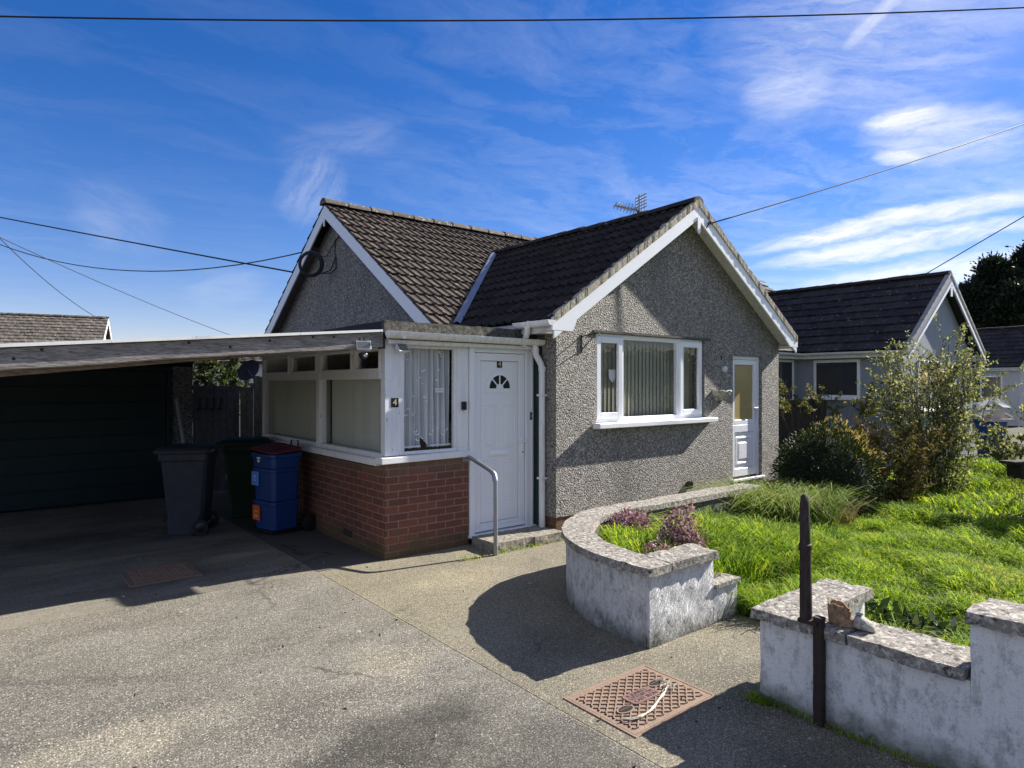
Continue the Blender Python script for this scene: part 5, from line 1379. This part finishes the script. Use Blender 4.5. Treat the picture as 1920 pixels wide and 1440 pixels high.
clump('upright leafy clump beside the dark round shrub', (8.1, 3.75, .0), 350, .3, .45, m_leaf('dry_blade', [(0, (.10, .09, .03)), (1, (.34, .28, .16))], .3), 'dry_clump', seed=5)

def ellip(n, c, rad, seed, shell=.35, flat=0., lobes=.12):
    r = np.random.default_rng(seed); d = unit(r.normal(size=(n, 3))); q = 1 - shell * r.random(n) ** 1.6
    ph = np.array([mnoise.noise(tuple(v * 2.2 + seed)) for v in d]) + .5 * np.array([mnoise.noise(tuple(v * 5. + seed)) for v in d])
    q = q * (1 + lobes * 2 * ph)
    P = np.array(c) + d * q[:, None] * np.array(rad)
    return P, d
for k, (c, lab) in enumerate(zip([(4.92, 1.93, 0.12), (4.84, 1.78, 0.12), (5.13, 2.26, 0.12), (4.82, 1.59, 0.12), (6.3, 3.7, 0.12)], ('dark broad leaved weed in the lawn behind the low coping', 'small dark weed right of the broad one behind the coping', 'dark weed beside the short return of the boundary wall', 'small dark weed near the taller pier', 'dark weed near the tall grass clump'))):
    r_ = np.random.default_rng(100 + k); n = 70; a_ = r_.uniform(0, 2 * PI, n); q = .15 * np.sqrt(r_.random(n))
    P = np.stack([c[0] + q * np.cos(a_), c[1] + q * np.sin(a_), .04 + r_.uniform(0, .12, n)], 1)
    tag(leaves('lawn_weed', P, .10, m_leaf('weed_leaf', [(0, (.012, .028, .012)), (.7, (.03, .06, .02)), (1, (.1, .13, .06))], .25), None, (c[0], c[1], 0), .4, .5, 110 + k), lab, 'weed', 'dark weeds in the lawn')
# dark round evergreen with golden new growth, coloured in only where sun strikes top and right
RS = thing('round_shrub', 'dark round clipped evergreen shrub with golden tips', 'shrub', (8.72, 4.12, 0))
P, d = ellip(15000, (8.72, 4.12, .58), (.66, .62, .60), 21, .45, lobes=.15); k = P[:, 2] > .02
leaves('foliage', P[k], .045, L_DARK, RS, (8.72, 4.12, 0), .35, .2, 2, dirs=d[k] + np.array([0, 0, .3]))
P, d = ellip(9000, (8.74, 4.11, .59), (.69, .66, .635), 21, .14, lobes=.17)
k = (d[:, 2] * .8 + .62 * (.778 * d[:, 0] - .628 * d[:, 1]) + .2 * np.random.default_rng(2).normal(size=len(d)) > .80) & (P[:, 2] > .1)
leaves('golden_tips', P[k], .042, L_GOLD, RS, (8.72, 4.12, 0), .3, .8, 4, dirs=d[k] + np.array([0, 0, .6]))
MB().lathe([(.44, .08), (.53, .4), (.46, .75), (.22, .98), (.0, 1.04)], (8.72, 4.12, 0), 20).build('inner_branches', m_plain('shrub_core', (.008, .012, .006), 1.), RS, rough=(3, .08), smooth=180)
MB().tube([(8.72, 4.12, 0), (8.72, 4.12, .4)], .05, 8).build('stem', TWIG, RS)

def branching(name, label, cat, c, stems, height, spread, leafmat, lsize, per, seed, lean=(0, 0), group=None, bottom=.15, sub=7, tw=.012, root=.15):
    t = thing(name, label, cat, c, 0, group); r = random.Random(seed); mb = MB(); L = []; D = []
    for s in range(stems):
        az = r.uniform(0, 2 * PI); sp = spread * r.uniform(.25, 1.0); h = height * r.uniform(.7, 1.05) * (1 - .25 * (sp / spread) ** 2)
        rt = root * r.random(); p0 = Vector((c[0] + rt * math.cos(az), c[1] + rt * math.sin(az), c[2])); P = [p0]; n = 7
        for i in range(1, n + 1):
            t_ = i / n
            P.append(Vector((c[0] + math.cos(az) * (rt + sp * t_ ** 1.15) + lean[0] * t_ + r.uniform(-.05, .05), c[1] + math.sin(az) * (rt + sp * t_ ** 1.15) + lean[1] * t_ + r.uniform(-.05, .05), c[2] + h * (t_ ** .85))))
        mb.tube(P, [tw * (1 - .8 * i / n) + .002 for i in range(n + 1)], 5)
        for k in range(sub):
            i = r.randint(0 if root > .3 else 1, n - 1); f = r.random(); q = P[i].lerp(P[i + 1], f)
            if q.z - c[2] < bottom * height: continue
            a2 = az + r.uniform(-1.6, 1.6); l = r.uniform(.15, .45) * height * .42; Q = [q]
            dv = Vector((math.cos(a2), math.sin(a2), r.uniform(.1, 1.3))).normalized()
            for j in range(1, 5):
                q = q + dv * l / 4 + Vector((r.uniform(-.02, .02), r.uniform(-.02, .02), r.uniform(-.015, .025))); Q.append(q)
            mb.tube(Q, [tw * .4, tw * .33, tw * .27, tw * .2, tw * .12], 4)
            for m in range(per):
                j = r.random() ** .7 * 3.999; a = Q[int(j)].lerp(Q[int(j) + 1], j % 1)
                L.append((a.x + r.gauss(0, .012), a.y + r.gauss(0, .012), a.z + r.gauss(0, .012))); D.append((dv.x, dv.y, dv.z + .25))
    mb.build('branches', TWIG, t)
    leaves('foliage', np.array(L), lsize, leafmat, t, c, .5, .3, seed, dirs=np.array(D) + np.random.default_rng(seed).normal(size=(len(D), 3)) * .8)
    return t
branching('loose_shrub', 'large loose green shrub in front of the grey gable', 'shrub', (11.92, 3.90, 0), 62, 2.5, .55, L_LOOSE, .052, 21, 31, bottom=.01, sub=14, tw=.007, root=.38)
branching('brown_shrub', 'low brownish twiggy shrub right of the round evergreen', 'shrub', (10.2, 3.95, 0), 44, 1.2, .42, L_BROWN, .045, 26, 32, bottom=.0, sub=10, tw=.006, root=.4)
branching('climbing_shrub', 'yellow leaved leggy shrub against the dark fence', 'shrub', (12.2, 6.25, 0), 26, 1.85, .9, L_YELL, .055, 44, 33, bottom=.62, sub=10, tw=.007, root=.35)
branching('climbing_shrub', 'yellow leaved leggy shrub below the neighbouring window', 'shrub', (13.4, 6.0, 0), 18, 1.8, .8, L_YELL, .055, 36, 34, bottom=.6, sub=9, tw=.007, root=.35)
branching('twiggy_shrub', 'half bare twiggy shrub at the right edge of the lawn', 'shrub', (14.6, 2.55, 0), 26, 2.3, .9, L_LOOSE, .05, 13, 35, bottom=.1, sub=10, tw=.007, root=.35)
branching('twiggy_shrub', 'small leafy shrub at the foot of the low bench', 'shrub', (15.6, 3.6, 0), 16, .9, .8, L_LOOSE, .06, 24, 36, bottom=.0, sub=7)
branching('garden_shrub', 'dark evergreen shrub seen over the timber gate', 'shrub', (3.72, 15., 0), 30, 2.6, .62, m_leaf('leaf_gate', [(0, (.02, .035, .012)), (.7, (.06, .09, .025)), (1, (.2, .22, .1))], .3), .10, 34, 37, bottom=.35, sub=10)
branching('offside_shrub', 'tall shrub to the right shading the lawn edge', 'shrub', (11.35, 1.75, 0), 30, 1.75, .6, L_LOOSE, .08, 34, 41, bottom=.0, sub=12, tw=.007, root=.35)

def hebe(label, c, n, rad, seed):
    r = np.random.default_rng(seed); t = thing('flower_clump', label, 'flowers', c, 0, 'purple flower clumps')
    P, d = ellip(n, (c[0], c[1], c[2] + rad[2] * .5), rad, seed, .6, lobes=.14); k = P[:, 2] > c[2]
    leaves('flowers', P[k], .026, L_PURP, t, c, .7, .5, seed)
    Q = np.stack([c[0] + r.normal(0, rad[0] * .5, 90), c[1] + r.normal(0, rad[1] * .5, 90), np.full(90, c[2])], 1)
    V, F = blades(Q, r.uniform(.5, 1.0, 90) * rad[2] * 1.3, .003, .35, r, .1); np_mesh('stems', V, F, m_leaf('hebe_stem', [(0, (.05, .035, .03)), (1, (.12, .1, .05))], .2), t, c)
hebe('purple flower clump against the back arm of the curved wall', (4.62, 3.98, .24), 4200, (.26, .2, .24), 51)
hebe('small purple flower clump right of the larger one by the wall', (5.12, 3.98, .24), 1100, (.14, .1, .14), 52)
hebe('tall purple flower clump at the lawn side of the planter', (4.42, 3.28, .15), 4200, (.2, .19, .40), 53)
hebe('low purple flower clump behind the planter front coping', (3.98, 3.16, .2), 1800, (.24, .14, .24), 54)

HG = thing('street_hedge', 'dark hedge across the road, seen only as a reflection in windows', 'hedge', (8, -15, 0))
m_ = MB().gbox(-24, 44, -16.5, -14.6, 0, 3.6, .6); m_.build('inner_branches', m_plain('hedge_core', (.02, .03, .014), 1.), HG, rough=(.6, .35), smooth=180)
r_ = np.random.default_rng(77); nH = 9000; PH = np.stack([r_.uniform(-24, 44, nH), np.where(r_.random(nH) < .7, -14.5, r_.uniform(-16.5, -14.5, nH)) + r_.normal(0, .2, nH), r_.uniform(0, 3.9, nH)], 1)
leaves('foliage', PH, .28, L_LOOSE, HG, (8, -15, 0), .6, .2, 78)

def conifer(label, c, H, rad, seed, n):
    t = thing('conifer_tree', label, 'tree', c, 0, 'dark conifers beyond the houses'); r = random.Random(seed)
    tr = MB().tube([(c[0], c[1], 0), (c[0] + .1, c[1], H * .5), (c[0], c[1], H * .97)], [.28, .17, .02], 8); L = []; D = []
    for k in range(150):
        f = r.random() ** .8; z = H * (.08 + .9 * f); R0 = rad * (1 - f ** 1.6) * r.uniform(.6, 1.12) + .25; az = r.uniform(0, 2 * PI)
        e = Vector((c[0] + R0 * math.cos(az), c[1] + R0 * math.sin(az), z + R0 * .28)); b0 = Vector((c[0], c[1], z))
        tr.tube([b0, b0.lerp(e, .5) - Vector((0, 0, .05)), e], [.05, .03, .008], 4)
        for m in range(n // 150):
            u = .25 + .8 * r.random() ** .6; q = b0.lerp(e, u); s = .12 + .28 * (1 - abs(u - .6))
            L.append((q.x + r.gauss(0, s), q.y + r.gauss(0, s), q.z + r.gauss(0, s * .75))); D.append((math.cos(az), math.sin(az), .7))
    tr.build('trunk', TWIG, t); leaves('crown', np.array(L), .32, L_CON, t, c, .4, .5, seed, dirs=np.array(D))
conifer('dark conifer at the far right edge, tallest of the four', (57.5, 12.68, 0), 11.4, 3.6, 61, 30000)
conifer('broad dark conifer left of the tallest one, above the far roof', (54.33, 13.95, 0), 10.2, 3.2, 62, 28000)
conifer('short dark conifer directly behind the neighbouring gable', (51.64, 14.85, 0), 8.2, 2.4, 63, 18000)
conifer('low dark conifer filling the gap above the far roof', (52.79, 12.63, 0), 8.0, 3.4, 64, 24000)
# ------------------------------------------------------------------ sky, sun, camera
SUN = Vector((1.57, -.275, 1.0)).normalized()
W = bpy.data.worlds.new('World'); SC.world = W; W.use_nodes = True
g = NG(W.node_tree)
sky = g('ShaderNodeTexSky', sky_type='NISHITA', sun_disc=False, sun_elevation=math.asin(SUN.z), sun_rotation=math.atan2(SUN.x, SUN.y), altitude=0., air_density=1.0, dust_density=.12, ozone_density=2.2)
d = g('ShaderNodeTexCoord').outputs['Generated']
sx, sy, sz = g.sep(d)
skyc = g('ShaderNodeHueSaturation', {'Hue': .5, 'Saturation': 1.38, 'Value': 1., 'Fac': 1., 'Color': g.mix(1., sky.outputs[0], (1.04, .93, 1.10), 'MULTIPLY')}).outputs[0]
zc = g.math('MAXIMUM', sz, .03)
pl = g.comb(g.math('DIVIDE', sx, zc), g.math('DIVIDE', sy, zc), 0.)
wv_ = g.vmath('SCALE', g.vmath('SUBTRACT', g.noise(pl, .9, 5, .6, out='Color'), (.5, .5, .5)), 1.1)
plw = g.vmath('ADD', pl, wv_)
c1 = g.noise(g.map(plw, (.45, 2.2, 1), (0, 0, R(-62))), 1.1, 8, .62)
c2 = g.noise(g.map(plw, (.9, 1.6, 1), (0, 0, R(-40)), (3.3, 1, 0)), 2.1, 8, .68)
big = g.noise(pl, .35, 3, .5)
side = g.ramp(g.vmath('DOT_PRODUCT', d, (.995, -.1, .0)), [(.3, .07), (.9, .5)])       # thicker veil towards the sun's side
m1 = g.ramp(g.math('ADD', g.math('MULTIPLY', c1, .6), g.math('MULTIPLY', c2, .4)), [(.46, 0.), (.70, .8)])
mask = g.math('MULTIPLY', m1, side)
mask = g.math('MULTIPLY', mask, g.ramp(big, [(.3, .35), (.6, 1.)]))
def pdir(px, py):
    F_, UX, UF = 1220., .77784, .62846
    rr, zz = (px - 960) / F_, -(py - 719) / F_
    return Vector((UX * rr + UF, -UF * rr + UX, zz)).normalized()
dw = g.vmath('NORMALIZE', g.vmath('ADD', d, g.vmath('SCALE', g.vmath('SUBTRACT', g.noise(g.map(d, (1, 1, 2.5)), 7., 6, .65, out='Color'), (.5, .5, .5)), .04)))
clouds = [((1340, 480), (2080, 335), .019, .85), ((1380, 505), (2060, 400), .016, .85), ((1480, 452), (1900, 372), .008, .6), ((1460, 550), (2050, 465), .026, .7), ((1600, 238), (1795, 198), .019, .8), ((1625, 296), (1750, 284), .011, .65),
          ((1600, 262), (1990, 235), .04, .5), ((1585, 90), (1725, -50), .012, .42), ((1380, 200), (1580, 140), .045, .32), ((545, 430), (625, 285), .05, .17), ((500, 300), (780, 235), .04, .09), ((100, 330), (330, 470), .05, .07), ((330, 560), (520, 520), .03, .10), ((1400, 570), (1640, 545), .016, .6), ((1300, 70), (1990, 60), .12, .3), ((120, 400), (240, 440), .03, .07)]
for ci, ((ax_, ay_), (bx_, by_), wd, st_) in enumerate(clouds):
    a, b_ = pdir(ax_, ay_), pdir(bx_, by_); c = (a + b_).normalized(); e1 = (b_ - a).normalized(); e2 = c.cross(e1).normalized(); hl = (b_ - a).length / 2
    e2d = g.vmath('DOT_PRODUCT', dw, tuple(e2)); e1d = g.vmath('DOT_PRODUCT', g.vmath('SUBTRACT', dw, tuple(c)), tuple(e1))
    u = g.math('DIVIDE', e1d, hl); v = g.math('DIVIDE', e2d, wd)
    q = g.math('ADD', g.math('POWER', g.math('ABSOLUTE', u), 2.2), g.math('MULTIPLY', v, v))
    tx = g.noise(g.comb(g.math('MULTIPLY', e1d, 7.), g.math('MULTIPLY', e2d, 38.), ci * 3.7), 1.6, 9, .68, .5)
    k = g.math('MULTIPLY', g.ramp(q, [(0., 1.), (1., 0.)], 'EASE'), g.math('MULTIPLY', g.ramp(tx, [(.30, .12), (.62, 1.)]), st_))
    k = g.math('MULTIPLY', k, g.math('GREATER_THAN', g.vmath('DOT_PRODUCT', d, tuple(c)), 0.))
    mask = g.math('ADD', mask, g.math('MULTIPLY', k, g.math('SUBTRACT', 1., mask)))
mask = g.math('MULTIPLY', mask, g.ramp(sz, [(.0, .6), (.06, 1.)]))
fill_veil = g.math('MULTIPLY', g.ramp(g.math('ADD', g.math('MULTIPLY', g.vmath('DOT_PRODUCT', d, (.628, .778, 0.)), .5), .5), [(.38, .34), (.74, 0.)]), g.ramp(c1, [(.3, .55), (.6, 1.)]))
mask = g.math('MAXIMUM', mask, fill_veil)       # white veil added to the unseen sky behind the camera, neutralises the shade colour
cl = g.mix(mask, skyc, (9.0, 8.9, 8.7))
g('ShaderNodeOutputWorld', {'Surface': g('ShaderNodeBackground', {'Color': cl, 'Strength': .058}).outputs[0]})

sl = bpy.data.lights.new('sun', 'SUN'); sl.energy = 5.0; sl.angle = R(.5); sl.color = (1., .945, .86)
so_ = bpy.data.objects.new('sun', sl); COL.objects.link(so_); so_.rotation_euler = SUN.to_track_quat('Z', 'Y').to_euler(); so_.location = (20, -5, 20)

cam = bpy.data.cameras.new('camera'); cam.sensor_width = 36; cam.lens = 36 * 1220 / 1920; cam.clip_end = 1000; cam.clip_start = .05
co = bpy.data.objects.new('camera', cam); COL.objects.link(co); co.location = (0, 0, 1.75); co.rotation_euler = (PI / 2, 0, -math.atan2(.62846, .77784))
SC.camera = co
SC.view_settings.view_transform = 'Standard'; SC.view_settings.look = 'None'; SC.view_settings.exposure = 1.2; SC.view_settings.gamma = 1.
SC.cycles.use_denoising = True
SC.cycles.max_bounces = 8; SC.cycles.transparent_max_bounces = 12
